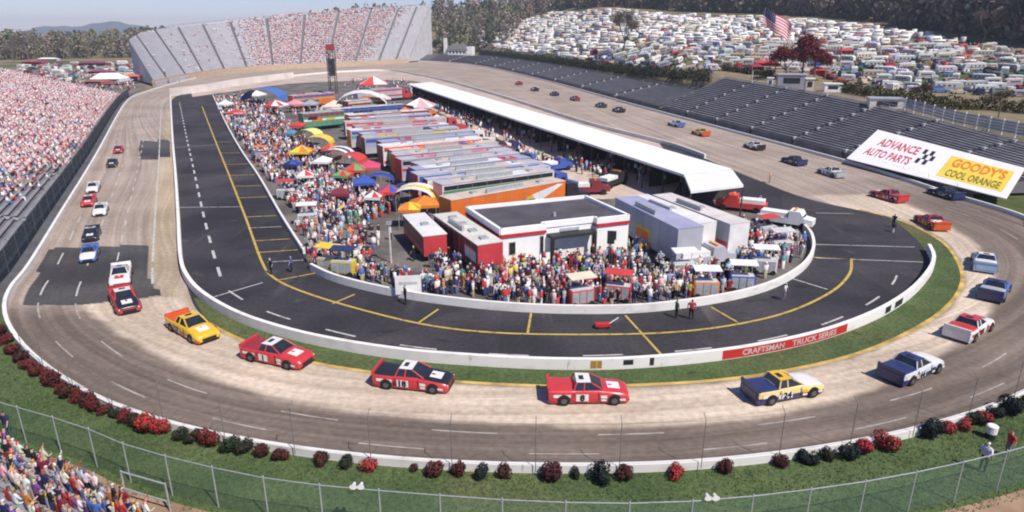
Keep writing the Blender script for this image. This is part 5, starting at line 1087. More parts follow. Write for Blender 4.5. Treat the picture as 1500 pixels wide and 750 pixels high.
def crowd(name, P, yaw, seated, shirts, label, cat='crowd'):
    V0, F0, K0 = figure(seated); n_ = len(P); P = np.array(P); yaw = np.array(yaw); c, s = np.cos(yaw)[:, None], np.sin(yaw)[:, None]; sc = nr.uniform(.92, 1.08, (n_, 1))
    X = (V0[None, :, 0] * c - V0[None, :, 1] * s) * sc + P[:, 0:1]; Y = (V0[None, :, 0] * s + V0[None, :, 1] * c) * sc + P[:, 1:2]; Z = V0[None, :, 2] * sc + P[:, 2:3]
    V = np.stack([X, Y, Z], -1).reshape(-1, 3); F = (F0[None] + (np.arange(n_) * len(V0))[:, None, None]).reshape(-1, 4)
    sh = np.array([COLS[k] for k in shirts]); tr = np.array(list(TC.values())); sk = np.array(SK); hc = np.array([HC[k] for k in ('white cap', 'brown hair', 'dark hair', 'grey hair', 'blond hair', 'white cap', 'red cap', 'blue cap')])
    pal = np.stack([sh[nr.randint(len(sh), size=n_)], tr[nr.randint(len(tr), size=n_)], sk[nr.choice(len(sk), size=n_, p=[.3, .3, .2, .05, .15])], hc[nr.randint(len(hc), size=n_)]], 1) * nr.uniform(.85, 1.12, (n_, 4, 1))
    col = pal[np.arange(n_)[:, None], K0[None]].reshape(-1, 3); o = mobj(name, np_mesh(name, V, F, CROWD, np.clip(col, 0, .9))); return tag(o, label, cat, None, 'stuff')
P = []; Yw = []
for r in range(44):
    L_ = (stand_point(LSB, LST, 1, r / 44) - stand_point(LSB, LST, 0, r / 44)).length; nseat = int(L_ / .62)
    for k in range(nseat):
        t_ = (k + .5) / nseat; p = stand_point(LSB, LST, t_, (r + .5) / 44)
        f = t_ * 7 % 1
        if f < .025 or f > .975: continue
        # the front rows near the turn stay empty
        dens = .90 * float(sm(-.06, .26, r / 44 + (.62 - t_) * .55 + .06)) * (1 if t_ < .90 or r > 16 else .6)
        dens *= .72 + .33 * sin(t_ * 61 + r * .35) * sin(r * .5 + t_ * 23) + .12
        if rnd.random() < dens: P.append((p.x, p.y, stand_point(LSB, LST, t_, (r + 1) / 44).z)); nn_ = (LSB[min(3, len(LSB) - 1)] - LST[3]); Yw.append(atan2(nn_.y, nn_.x) + rnd.uniform(-.3, .3))
PINKW = ['white'] * 10 + ['pink'] * 15 + ['red'] * 3 + ['grey', 'pale blue', 'pale blue', 'maroon', 'black', 'navy', 'maroon', 'blue', 'purple']
crowd('spectator_crowd', P, Yw, True, PINKW, 'pink and white mass of seated spectators filling the sloping grandstand of the front straight')
P = []; Yw = []
for r in range(30):
    for k in range(400):
        t_ = (k + .5) / 400
        if min(abs(t_ - e) for e in edges) < .006: continue
        d_ = .84 * float(sm(.39, .49, t_ + .02 * sin(k))) * (1 - float(sm(.84 , .91, t_ + (0.5 - r / 30) * .08))) + (.025 if .17 < t_ < .43 else 0.006)
        if rnd.random() < d_: p = stand_point(FSB, FST, t_, (r + .55) / 30); P.append((p.x, p.y, stand_point(FSB, FST, t_, (r + 1) / 30).z)); a_ = stand_point(FSB, FST, t_, 0) - stand_point(FSB, FST, t_, 1); Yw.append(atan2(a_.y, a_.x))
crowd('spectator_crowd', P, Yw, True, PINKW, 'distant crowd of spectators in the middle sections of the huge far grandstand')
P = [] ; Yw = []
def fill(poly, n_, mind):
    for p in sample_poly(poly, n_, mind, taken): P.append((p.x, p.y, .012)); Yw.append(rnd.uniform(0, 6.3))
taken = taken[-400:]
fill([(313,144),(350,138),(400,155),(440,200),(440,260),(400,270),(365,228),(335,185)], 760, .42)
fill([(400,262),(440,255),(500,270),(560,285),(590,310),(520,330),(470,330),(430,310)], 330, .45)
fill([(440,330),(520,325),(560,345),(545,392),(470,398),(446,372)], 70, .5)
fill([(440,200),(480,240),(560,290),(500,290),(440,240)], 140, .5)
fill([(420,150),(520,145),(620,165),(520,170),(430,172)], 110, .6)
fill([(520,118),(600,120),(640,150),(560,145),(500,128)], 110, .7)
fill([(620,150),(660,160),(800,235),(960,262),(985,272),(880,262),(780,240),(660,180)], 110, .6)
fill([(640,140),(700,165),(820,205),(980,258),(950,262),(800,215),(660,165)], 130, .6)
fill([(640,385),(900,380),(1080,405),(1100,420),(1000,442),(860,452),(740,448),(640,433)], 270, .36)
fill([(462,394),(540,398),(600,415),(640,420),(640,433),(560,423),(500,408)], 16, .4)
fill([(1060,330),(1175,345),(1180,372),(1120,410),(1060,395)], 90, .4)
crowd('paddock_crowd', P, Yw, False, ['white'] * 9 + ['red'] * 6 + ['black'] * 5 + ['pink', 'grey', 'maroon', 'blue', 'pale blue'] * 2 + ['navy', 'black'] * 5 + list(COLS), 'dense mixed crowd of crew members and visitors between pit stalls, tents and haulers')
# marshals' things
# ------------------------------------------------------------------ woods
def leaf_clouds(specs, name, label, nleaf, size, low=.28):
    """specs: rows of x, y, z, height, radius, colour; each tree a tapered trunk, limbs and many leaf sized faces"""
    Vs = []; Fs = []; Cs = []; b = 0
    for x, y, z, h, r_, c in specs:
        n_ = nleaf; th = nr.uniform(0, 2 * pi, n_); u = nr.uniform(0, 1, n_); rr_ = np.sqrt(nr.uniform(.1, 1, n_)); lob = 1 + .35 * np.sin(th * 3 + x) + .2 * np.sin(u * 9 + y)
        zz = h * (low + (1 - low) * u); prof = np.sin(np.clip(u, .02, .98) * pi) ** .6 * (1 - .35 * u); X = x + r_ * prof * rr_ * lob * np.cos(th); Y = y + r_ * prof * rr_ * lob * np.sin(th); Z = z + zz
        ctr = np.stack([X, Y, Z], -1); a = nr.normal(size=(n_, 3)); a /= np.linalg.norm(a, axis=1)[:, None]; bb = np.cross(a, nr.normal(size=(n_, 3))); bb /= np.linalg.norm(bb, axis=1)[:, None]; s = size * nr.uniform(.6, 1.3, (n_, 1)) * (r_ / 4)
        V = np.stack([ctr - a * s, ctr - bb * s * .8, ctr + a * s, ctr + bb * s * .8], 1).reshape(-1, 3); F = np.arange(n_ * 4).reshape(n_, 4) + b; b += n_ * 4
        Vs.append(V); Fs.append(F); Cs.append(np.array(c)[None] * nr.uniform(.65, 1.35, (n_, 1)))
        w_ = .035 * h / 2 + .1; tv = np.array([(x - w_, y - w_, z - 1), (x + w_, y - w_, z - 1), (x + w_, y + w_, z - 1), (x - w_, y + w_, z - 1), (x - .05, y - .05, z + h * .8), (x + .05, y - .05, z + h * .8), (x + .05, y + .05, z + h * .8), (x - .05, y + .05, z + h * .8)])
        Vs.append(tv); Fs.append(np.array([(0, 1, 5, 4), (1, 2, 6, 5), (2, 3, 7, 6), (3, 0, 4, 7)]) + b); Cs.append(np.tile((.09, .07, .055), (4, 1))); b += 8
    o = mobj(name, np_mesh(name, np.vstack(Vs), np.vstack(Fs), LEAFCOL, np.clip(np.vstack(Cs), 0, 1))); return tag(o, label, 'wood', None, 'stuff')
TREEC = [(.25, .20, .165), (.27, .21, .175), (.20, .17, .135), (.16, .165, .085), (.20, .19, .11), (.085, .105, .06), (.075, .10, .065), (.28, .205, .165)]
def wood(poly_edges, n_, h0, h1, depth, weights, nleaf=46, size=1.0):
    """trees behind a front line given as photo pixels on the ground"""
    sp = []; L_ = [e for e in poly_edges]
    for i in range(n_):
        px = rnd.uniform(L_[0][0], L_[-1][0]); py = float(np.interp(px, [e[0] for e in L_], [e[1] for e in L_])); g_ = T(px, py)
        if g_ is None: continue
        d = Vector((g_.x, g_.y, 0)).normalized() * depth * rnd.random() ** 1.3; x, y = g_.x + d.x, g_.y + d.y; h = rnd.uniform(h0, h1); sp.append((x, y, H(x, y) - .3, h, h * rnd.uniform(.24, .36), rnd.choice(weights)))
    return sp
A = wood([(-40,88),(60,87),(140,86),(230,84)], 230, 14, 22, 190, TREEC[:5] + TREEC[3:5])
leaf_clouds(A, 'far_wood', 'brown and olive wood behind the far car park next to the far grandstand', 120, .62, .12)
B = []
for i in range(420):
    px = rnd.uniform(190, 760); y = rnd.uniform(560, 800); x = (px - 750) / FPX * (y * cos(PITCH) + 15); h = rnd.uniform(15, 24); B.append((x, y, H(x, y) - .3, h, h * rnd.uniform(.24, .36), rnd.choice(TREEC)))
leaf_clouds(B, 'far_wood', 'dark green and brown wood rising behind the huge far grandstand', 100, .65, .12)
Cc = wood([(640,34),(700,24),(760,16),(900,10),(1000,17),(1130,20),(1250,28),(1380,46),(1470,60),(1560,72)], 700, 22, 33, 130, TREEC + TREEC[:3] + TREEC[5:7])
for i in range(190):
    px = rnd.uniform(640, 1040); y = rnd.uniform(735, 860); x = (px - 750) / FPX * (y * cos(PITCH) + 6); h = rnd.uniform(20, 30); Cc.append((x, y, H(x, y) - .3, h, h * rnd.uniform(.24, .34), rnd.choice(TREEC)))
leaf_clouds(Cc, 'far_wood', 'long dark brown wood closing off the top of the parking field', 170, .60, .04)
# single trees
def bare_tree(px, py, h, label, col=(.13, .10, .085), twigs=900, name='bare_tree', leafcols=None, spread=1.0, z0=None):
    g_ = z0 or T(px, py); t = tag(empty(name, g_), label, 'tree'); r_ = random.Random(int(px * 7 + py)); tr = MB(); ends = []; segs = []
    def grow(p, d, ln, rad, lev):
        q = p + d * ln; (tr if lev == 0 else segs[-1] if lev > 1 else segs.append(MB()) or segs[-1]).tube(p, q, rad, 5 if lev < 2 else 3, rad * .65)
        if lev >= 4: ends.append(q); return
        for k in range(3 if lev < 3 else 2):
            nd = (d + Vector((r_.uniform(-1, 1), r_.uniform(-1, 1), r_.uniform(-.15, .55))) * .75 * spread).normalized(); grow(q if k else p.lerp(q, .8), nd, ln * r_.uniform(.58, .78), rad * .62, lev + 1)
    grow(Vector((0, 0, -.4)), Vector((0, 0, 1)), h * .30, h * .022, 0)
    M_ = M('bark_grey', (.16, .13, .11), .95, .2, 2); tr.build('trunk', M_, t)
    for s_ in segs: s_.build('limb', M_, t)
    n_ = twigs; E = np.array([ends[r_.randrange(len(ends))] for _ in range(n_)]) + nr.normal(size=(n_, 3)) * h * .045; a = nr.normal(size=(n_, 3)); a /= np.linalg.norm(a, axis=1)[:, None]
    if leafcols is None: a[:, 2] = np.abs(a[:, 2]) + .4; s1_, s2_ = h * .035, h * .0035
    else: s1_, s2_ = h * .022, h * .016
    bb = np.cross(a, nr.normal(size=(n_, 3))); bb /= np.linalg.norm(bb, axis=1)[:, None]; V = np.stack([E - a * s1_, E - bb * s2_, E + a * s1_, E + bb * s2_], 1).reshape(-1, 3)
    cc = np.array(leafcols or [col]); mobj('crown', np_mesh('crown', V, np.arange(n_ * 4).reshape(n_, 4), LEAFCOL, cc[nr.randint(len(cc), size=n_)] * nr.uniform(.7, 1.3, (n_, 1))), t); return t
bare_tree(914, 80, 21, 'tall bare brown tree standing among white motorhomes', spread=.8, twigs=2600)
MARC = [(.16, .018, .03), (.22, .03, .04), (.10, .02, .025)]
bare_tree(1174, 114, 16.5, 'bushy maroon leaved tree below the big flag', twigs=6000, spread=1.3, name='maroon_tree', leafcols=MARC); bare_tree(1135, 108, 9.5, 'small maroon leaved tree at the foot of the flagpole', twigs=1800, name='maroon_tree', leafcols=MARC)
bare_tree(1150, 117, 12.5, 'maroon leaved tree between the flagpole and the bushy maroon one', twigs=5000, name='maroon_tree', leafcols=MARC, spread=1.4); bare_tree(1192, 118, 11.5, 'low spreading maroon leaved tree beside the narrow red tent', twigs=4600, name='maroon_tree', leafcols=MARC, spread=1.4)
bare_tree(42, 88, 20, 'broad brownish bare tree at the edge of the far car park', twigs=1500, spread=1.1); bare_tree(20, 92, 14, 'lower bare tree next to the broad brownish one', twigs=900)
bare_tree(640, 80, 14, 'dark green tree at the shoulder of the far grandstand', twigs=1400, name='evergreen_tree', leafcols=[(.025, .04, .022), (.04, .055, .03)]); bare_tree(668, 62, 16, 'olive brown tree behind the white clubhouse', twigs=1200, leafcols=[(.07, .07, .03), (.08, .06, .04)], name='olive_tree')
for i, (px, py, h, lab) in enumerate(((1345,158,7,'low brown tree behind the slatted grey fence'), (1462,172,6,'rust coloured small tree near the end of the slatted fence'), (1480,66,20,'dark evergreen tree at the corner of the wood'), (1440,66,18,'tall thin bare tree against the sky at the corner of the wood'))):
    bare_tree(px, py, h, lab, twigs=1000, leafcols=None if 'bare' in lab else ([(.11, .07, .03), (.08, .07, .03)] if i < 2 else [(.02, .035, .02), (.035, .05, .025)]), name='small_tree' if i < 2 else 'tall_tree')
# hedge on the bank above the long bleachers
def hedge(pxs, hh, wd, label, cols):
    Pp = resample([T(x, y) for x, y in pxs], .9); o = Pp[0]; t = tag(empty('hedge', o), label, 'hedge'); n_ = len(Pp) * 60; ix = nr.randint(len(Pp), size=n_); base_ = np.array([p - o for p in Pp])[ix]; u = nr.uniform(-1, 1, (n_, 1)); Z = nr.uniform(.05, 1, (n_, 1)) * hh * (1 + .16 * np.sin(ix * .7) + .1 * np.sin(ix * 2.1))[:, None]
    E = base_ + np.hstack([u * wd * .5 + nr.uniform(-.5, .5, (n_, 1)), nr.uniform(-.6, .6, (n_, 1)) + u * wd * .3, Z]); a = nr.normal(size=(n_, 3)); a /= np.linalg.norm(a, axis=1)[:, None]; bb = np.cross(a, nr.normal(size=(n_, 3))); bb /= np.linalg.norm(bb, axis=1)[:, None]; s = .3
    cc = np.array(cols); mobj('foliage', np_mesh('foliage', np.stack([E - a * s, E - bb * s * .7, E + a * s, E + bb * s * .7], 1).reshape(-1, 3), np.arange(n_ * 4).reshape(n_, 4), LEAFCOL, cc[nr.randint(len(cc), size=n_)] * nr.uniform(.6, 1.3, (n_, 1))), t)
    st_ = MB()
    for p in Pp[::3]: st_.tube(p - o - Vector((0, 0, .3)), p - o + Vector((0, 0, hh * .6)), .08, 4, .03)
    st_.build('stem', M('bark', (.10, .07, .05), .9), t)
HC_ = [(.018, .028, .014), (.028, .038, .018), (.04, .045, .02)]
hedge([(703,80),(760,88),(830,96),(880,104),(960,113),(1038,121)], 3.6, 2.2, 'long dark hedge along the bank above the low grey bleachers', HC_)
hedge([(1060,103),(1100,108),(1130,112)], 1.6, 2.0, 'short green hedge behind the taller bleachers', [(.04, .06, .02), (.05, .06, .025)])
hedge([(1225,132),(1280,142),(1330,150),(1400,160),(1450,160),(1500,165),(1560,172)], 2.2, 3.5, 'rough olive hedge between the motorhomes and the slatted fence', [(.06, .07, .02), (.09, .075, .03), (.045, .06, .02), (.1, .06, .03)])
# ------------------------------------------------------------------ flag and pole
g_ = T(1152, 100); FL_ = tag(empty('flagpole', g_), 'tall flagpole carrying a large drooping red, white and blue flag', 'flagpole'); HP = 15.0
mb = MB(); mb.tube((0, 0, -.3), (0, 0, HP), .14, 8, .08); mb.build('pole', M('pale_pole', (.55, .54, .5), .6), FL_)
zc = proj(g_)[2]; fa = Vector((0, 0, HP - .2)); W1, H1, K, J = 16.0, 8.0, 18, 13
def fpt(u, v):   # drooping flag streaming to the viewer's left and up
    return Vector((-W1 * u * .62 + .35 * sin(u * 9), .7 * sin(u * 7 + v * 2), HP - 1.0 + 5.5 * u - H1 * (1 - .25 * u) * v * .8 + .3 * sin(u * 6)))
for nm, sel, mt in (('red_stripes', lambda u, v, j: j % 2 == 0 and not (u > .58 and v < .54), Cm('flag_red', (.50, .06, .08))), ('white_stripes', lambda u, v, j: j % 2 == 1 and not (u > .58 and v < .54), Cm('flag_white', (.74, .66, .66))), ('blue_canton', lambda u, v, j: u > .58 and v < .54, Cm('flag_blue', (.03, .035, .13)))):
    mb = MB()
    for i in range(K):
        for j in range(J):
            if sel((i + .5) / K, (j + .5) / J, j): mb.quad(fpt(i / K, j / J), fpt((i + 1) / K, j / J), fpt((i + 1) / K, (j + 1) / J), fpt(i / K, (j + 1) / J))
    mb.build(nm[:-1] if nm.endswith('s') else nm, mt, FL_)
mb = MB()
for i in range(5):
    for j in range(4): c = fpt(.63 + .08 * i, .06 + .12 * j); mb.box(c.x - .09, c.x + .09, c.y - .03, c.y + .03, c.z - .09, c.z + .09)
o = mb.build('star', Cm('flag_white', (.74, .66, .66)), FL_); o['kind'] = 'stuff'
def tent(px, py, sx, sy, h, label, c, roof=.8):
    g_ = T(px, py); t = tag(empty('marquee', g_, rnd.uniform(-.3, .3)), label, 'tent'); m_ = Cm('canvas_%02x%02x%02x' % tuple(int(v * 255) for v in c), c); mb = MB(); top = h + roof
    q_ = [Vector((x, y, h)) for x, y in ((-sx, -sy), (sx, -sy), (sx, sy), (-sx, sy))]; r0, r1 = Vector((-sx * .6, 0, top)), Vector((sx * .6, 0, top)); mb.add(q_ + [r0, r1], [(0, 1, 5, 4), (1, 2, 5), (2, 3, 4, 5), (3, 0, 4)]); mb.build('roof', m_, t)
    mb = MB(); [mb.quad(q_[i], q_[(i + 1) % 4], q_[(i + 1) % 4] - Vector((0, 0, h * .45)), q_[i] - Vector((0, 0, h * .45))) for i in (1, 2, 3)]; mb.build('side_wall', m_, t)
    for p in q_: mb = MB(); mb.tube((p.x, p.y, -.4), (p.x, p.y, h), .06, 5); mb.build('pole', STEEL, t)
tent(1122, 104, 3.6, 2.5, 2.6, 'red tent under the flag beside the maroon tree', R_); tent(1196, 118, 1.6, 1.6, 3.0, 'narrow red tent beyond the maroon tree', R_); tent(1105, 108, 2.2, 1.8, 2.2, 'maroon tent at the back edge of the taller bleachers', (.26, .03, .05)); tent(1237, 84, 2.2, 2, 2.4, 'small red tent among white motorhomes', R_)
tent(870, 88, 1.6, 1.4, 4.2, 'tall red booth on the hedge line', (.40, .05, .06)); tent(163, 124, 6, 5, 2.6, 'large white tent behind the packed front straight stand', WT, 2.2); tent(195, 122, 3, 3, 3.0, 'salmon red tent at the gap beside the far grandstand', (.60, .16, .13)); tent(146, 128, 4, 3, 2.4, 'dull red tent beside the large white one', (.36, .10, .09)); tent(52, 98, 6, 3, 3, 'long red stall at the edge of the far car park', (.42, .05, .07)); tent(72, 93, 6, 3, 3, 'long white stall beside the red one at the far car park', WT)
tent(140, 100, 8, 3, 3, 'long maroon stall crossing the far car park', (.25, .04, .10)); tent(150, 112, 5, 3, 2.5, 'maroon striped stall in front of the long one', (.3, .06, .12))
# clubhouse
g_ = T(672, 80); t = tag(empty('clubhouse', g_, -.25), 'white house with dark hipped roof at the end of the low bleachers', 'house')
mb = MB(); mb.box(-8, 8, -4, 4, -1, 4.2); mb.build('wall', WB, t); mb = MB(); mb.add([Vector(v) for v in ((-9, -5, 4.2), (9, -5, 4.2), (9, 5, 4.2), (-9, 5, 4.2), (-5, 0, 8.2), (5, 0, 8.2))], [(0, 1, 5, 4), (1, 2, 5), (2, 3, 4, 5), (3, 0, 4), (3, 2, 1, 0)]); mb.build('roof', Cm('grey_shingles', (.14, .14, .13)), t)
for k in range(5): mb = MB(); mb.box(-6.6 + 2.9 * k, -5.2 + 2.9 * k, -4.06, -4.001, 1.0, 2.8); mb.build('window', GLASS, t)
mb = MB(); mb.box(8.0, 12.5, -4.5, 3, -1, 6.2); mb.build('side_wing', WB, t); mb = MB(); mb.box(-11.5, -9.2, -3, -.8, -1, 12.5); mb.build('chimney_tower', WB, t)
# press boxes above the taller bleachers
def kiosk(px, py, sx, sy, h, label, c, rc_): 
    g_ = T(px, py); t = tag(empty('kiosk', g_, -.25), label, 'kiosk'); mb = MB(); mb.box(-sx, sx, -sy, sy, -1, h); mb.build('wall', c, t); mb = MB(); mb.box(-sx - .2, sx + .2, -sy - .2, sy + .2, h + .001, h + .22); mb.build('roof', rc_, t); mb = MB(); mb.box(-sx * .6, sx * .6, -sy - .04, -sy - .001, h * .35, h * .8); mb.build('window', GLASS, t)
kiosk(1157, 128, 3.6, 2.0, 3.4, 'grey press kiosk with dark window behind the taller bleachers', Cm('kiosk_grey', (.28, .28, .32)), Cm('kiosk_roof', (.4, .4, .44))); kiosk(1127, 129, .7, .7, 2.6, 'small white booth beside the grey press kiosk', WB, WHITE); kiosk(1184, 133, 1.0, 1.2, 3.0, 'tan booth attached to the grey press kiosk'.replace('attached to', 'beside'), TAN, WHITE); kiosk(1218, 134, 2.0, 1.4, 1.9, 'low white shed at the hedge end', WB, WHITE)
kiosk(1295, 160, 3.3, 1.6, 2.2, 'cream hut at the start of the slatted fence', Cm('cream_wall', (.62, .57, .5)), Cm('kiosk_roof', (.4, .4, .44)))
# slatted pale fence
SF = resample([T(1325, 160), T(1400, 181), T(1460, 193), T(1530, 207), T(1600, 222)], 2.6); t = tag(empty('slatted_fence', SF[0]), 'pale bluish slatted fence with white posts behind the big white sign', 'fence')
for i, (a, c) in enumerate(zip(SF, SF[1:])):
    p0, p1 = a - SF[0], c - SF[0]; mb = MB(); mb.box(-.09, .09, -.09, .09, -.4, 2.4); mb.build('post', WHITE, t, p0)
    for k in range(4):
        mb = MB(); z = .25 + .5 * k; mb.quad(p0 + Vector((0, 0, z)), p1 + Vector((0, 0, z)), p1 + Vector((0, 0, z + .4)), p0 + Vector((0, 0, z + .4))); mb.build('slat', Cm('slat_blue', (.30, .33, .38)), t)
for px, py, h, lab in ((875,104,9.0,'pale pole rising from the hedge beside the red booth'), (1098,150,8.5,'pale pole between the two blocks of grey bleachers'), (737,86,8.5,'pale pole beside the white house')):
    gq = T(px, py); pole(px, py, h, lab, gq)
# ------------------------------------------------------------------ parked motorhomes and cars
VP = paint('vehicle_paint', 'paint', .5, .3, .08); VS = paint('vehicle_stripe', 'stripe', .45, .4, .05)
TINT = M('tinted_window', (.05, .05, .055), .45, .2, 2)
def rv_mesh(L_, w_, h_, cab):
    mb = MB(); x0 = -L_ / 2; x1 = L_ / 2; 
    pr = [(x0, .45, h_ - .1), (x0 + .15, .4, h_), (x1 - cab - .7, .4, h_), (x1 - cab, .4, h_ * .86), (x1 - cab + .05, .4, h_ * .62 if cab > .5 else h_ * .8), (x1 - .05, .42, h_ * .40 if cab > .5 else h_ * .7), (x1, .5, h_ * .36)]
    hw = w_ / 2; mb.loft([[Vector((x, y, z)) for y, z in ((-hw, a), (-hw, b_ - .12), (-hw + .14, b_), (hw - .14, b_), (hw, b_ - .12), (hw, a))] for x, a, b_ in pr])
    for s in (-1, 1):
        mb.box(x0 + .3, x1 - cab - .3, s * hw - .012, s * hw + .012, h_ * .34, h_ * .43, 1)
        for k in range(4): xx = x0 + .8 + k * (L_ - cab - 2) / 4; mb.box(xx, xx + .8, s * hw - .014, s * hw + .014, h_ * .52, h_ * .72, 2)
        for x in (x0 + L_ * .25, x1 - .9): mb.tube((x, s * (hw - .25), .38), (x, s * (hw + .02), .38), .38, 8, m=3)
    mb.quad(Vector((x1 - cab + .1, -hw + .15, h_ * .61)), Vector((x1 - .06, -hw + .15, h_ * .42)), Vector((x1 - .06, hw - .15, h_ * .42)), Vector((x1 - cab + .1, hw - .15, h_ * .61)), 2); mb.box(x0 + 1.2, x0 + 2.1, -.35, .35, h_, h_ + .28, 0)
    return mb.mesh('motorhome', [VP, VS, TINT, RUBBER])
def car_mesh(L_, w_, h_, kind):
    mb = MB(); hw = w_ / 2; x0 = -L_ / 2
    if kind == 'car': pr = [(0, .35, .7), (.1, .25, .88), (.22, .22, .95), (.34, .22, h_), (.62, .22, h_), (.76, .22, .92), (.95, .25, .78), (1, .35, .6)]
    elif kind == 'van': pr = [(0, .4, h_ - .1), (.05, .3, h_), (.62, .3, h_), (.78, .3, 1.05), (.96, .3, .9), (1, .4, .65)]
    else: pr = [(0, .4, 1.0), (.03, .3, 1.05), (.40, .3, 1.05), (.43, .3, h_), (.62, .3, h_), (.72, .3, 1.1), (.96, .3, .98), (1, .4, .7)]
    mb.loft([[Vector((x0 + L_ * x, y, z)) for y, z in ((-hw, a), (-hw, min(b_, .95)), (-hw * (.8 if b_ > 1 else .95), b_), (hw * (.8 if b_ > 1 else .95), b_), (hw, min(b_, .95)), (hw, a))] for x, a, b_ in pr])
    wx0, wx1 = (.28, .68) if kind == 'car' else (.08, .66) if kind == 'van' else (.44, .66)
    for s in (-1, 1):
        mb.add([Vector((x0 + L_ * wx0, s * hw * .965, .98)), Vector((x0 + L_ * wx1, s * hw * .965, .98)), Vector((x0 + L_ * (wx1 - .07), s * hw * .84, h_ - .08)), Vector((x0 + L_ * (wx0 + .05), s * hw * .84, h_ - .08))], [(0, 1, 2, 3)], 2)
        for x in (.18, .80): mb.tube((x0 + L_ * x, s * (hw - .2), .32), (x0 + L_ * x, s * (hw + .02), .32), .32, 8, m=3)
    f0, f1 = (.635, .745) if kind == 'car' else (.635, .765) if kind == 'van' else (.63, .71)
    mb.quad(Vector((x0 + L_ * f0, -hw * .72, h_ - .03)), Vector((x0 + L_ * f1, -hw * .78, 1.0)), Vector((x0 + L_ * f1, hw * .78, 1.0)), Vector((x0 + L_ * f0, hw * .72, h_ - .03)), 2)
    return mb.mesh('parked_' + kind, [VP, VS, TINT, RUBBER])
RVM = [rv_mesh(8.5, 2.45, 3.0, .25), rv_mesh(7.0, 2.35, 2.9, 1.4), rv_mesh(6.0, 2.3, 2.6, .2)]; CARM = {k: car_mesh(*v, k) for k, v in dict(car=(4.5, 1.78, 1.42), van=(4.9, 1.95, 1.95), pickup=(5.2, 1.9, 1.75)).items()}
VC = {'white': (.72, .71, .69), 'cream': (.64, .58, .48), 'silver': (.46, .47, .49), 'pale grey': (.55, .55, .56), 'beige': (.52, .44, .34)}; CC_ = {'white': (.72, .71, .69), 'red': (.42, .04, .04), 'navy': (.03, .04, .11), 'blue': (.08, .15, .36), 'black': (.02, .02, .022), 'silver': (.45, .46, .48), 'green': (.04, .11, .07), 'maroon': (.18, .03, .04), 'tan': (.42, .34, .24), 'grey': (.2, .2, .21)}
STC = {'brown': (.2, .11, .06), 'blue': (.07, .13, .34), 'red': (.42, .06, .06), 'tan': (.42, .32, .2), 'orange': (.6, .22, .06), 'grey': (.3, .3, .31), 'black': (.03, .03, .03), 'maroon': (.2, .03, .05), 'dark blue': (.03, .04, .12)}
LOT = [(690,28),(760,22),(900,16),(1000,24),(1130,28),(1300,42),(1500,78),(1560,90),(1560,150),(1500,142),(1420,138),(1330,142),(1230,124),(1205,112),(1110,98),(1040,110),(960,104),(800,84),(700,64)]
spots = []
for row in range(70):
    dist = 205 + row * 7.4; 
    for k in range(180):
        ang = R(-6 + 46 * (k + (row % 2) * .5) / 180 * 1.0); 
        x, y = dist * sin(ang), dist * cos(ang); x += rnd.uniform(-.8, .8); y += rnd.uniform(-1, 1); px, py, zc = proj((x, y, H(x, y)))
        if inpoly(px, py, LOT) and abs(H(x + 2, y) - H(x - 2, y)) < 2.2: spots.append((dist, row, x, y, px, py))
spots.sort(); chosen = []; grid = {}
for s in spots:
    x, y = s[2], s[3]; ok = all((x - q[2]) ** 2 + (y - q[3]) ** 2 > (3.6 + s[0] * .0006) ** 2 for dx in (-1, 0, 1) for dy in (-1, 0, 1) for q in grid.get((int(x // 6) + dx, int(y // 6) + dy), []))
    if ok and rnd.random() < (.86 if s[1] % 4 else .45): chosen.append(s); grid.setdefault((int(x // 6), int(y // 6)), []).append(s)
NRV = NCAR = 0; used_v = {}; massV = []
def place_word(px): return 'above the long hedge' if px < 860 else 'around the bare tree' if px < 960 else 'between bare tree and flag' if px < 1110 else 'behind the maroon tree' if px < 1215 else 'behind the cream hut' if px < 1320 else 'behind the slatted fence' if px < 1430 else 'near the evergreen corner'
def rownum(i): return ['front', 'second', 'third', 'fourth', 'fifth', 'sixth', 'seventh', 'eighth', 'ninth', 'tenth', 'eleventh', 'twelfth', 'thirteenth', 'fourteenth', 'fifteenth', 'sixteenth'][min(15, i)]
def put_vehicle(x, y, rv, where, row):
    z = H(x, y); yaw = (rnd.choice([0, pi, 0, pi, 1.2, -.7]) if rv else rnd.choice([.3, pi / 2, -pi / 2, 2.2])) + rnd.uniform(-.25, .25) - .25
    for _ in range(60):
        if rv: i = rnd.randrange(3); c = rnd.choice(['white'] * 6 + list(VC)); st = rnd.choice(list(STC)); lab = '%s %s, %s stripe, %s row %s' % (c, ['motorhome', 'camper', 'caravan'][i], st, rownum(row), where); me_ = RVM[i]; cat = ['motorhome', 'camper', 'caravan'][i]; pc, sc_ = VC[c], STC[st]
        else: kd = rnd.choice(['car', 'car', 'van', 'pickup']); c = rnd.choice(list(CC_)); lab = '%s %s parked in %s row %s' % (c, kd, rownum(row), where); me_ = CARM[kd]; cat = kd; pc = CC_[c]; sc_ = pc
        if lab not in used_v: break
    used_v[lab] = 1; o = mobj('parked_' + cat, me_, None, (x, y, z), yaw); o['paint'] = tuple(v * rnd.uniform(.9, 1.08) for v in pc); o['stripe'] = sc_; o.scale = (rnd.uniform(.60, .78) if rv else rnd.uniform(.78, .9),) * 3
    e_ = .5; gx = (H(x + e_, y) - H(x - e_, y)); gy = (H(x, y + e_) - H(x, y - e_)); nn_ = Vector((-gx, -gy, 1)).normalized(); o.rotation_euler = (Vector((0, 0, 1)).rotation_difference(nn_).to_matrix() @ Matrix.Rotation(yaw, 3, 'Z')).to_euler()
    tag(o, lab, cat, 'vehicles parked on the hillside field' if 'car park' not in where else 'vehicles in the far car park')
rows = {}
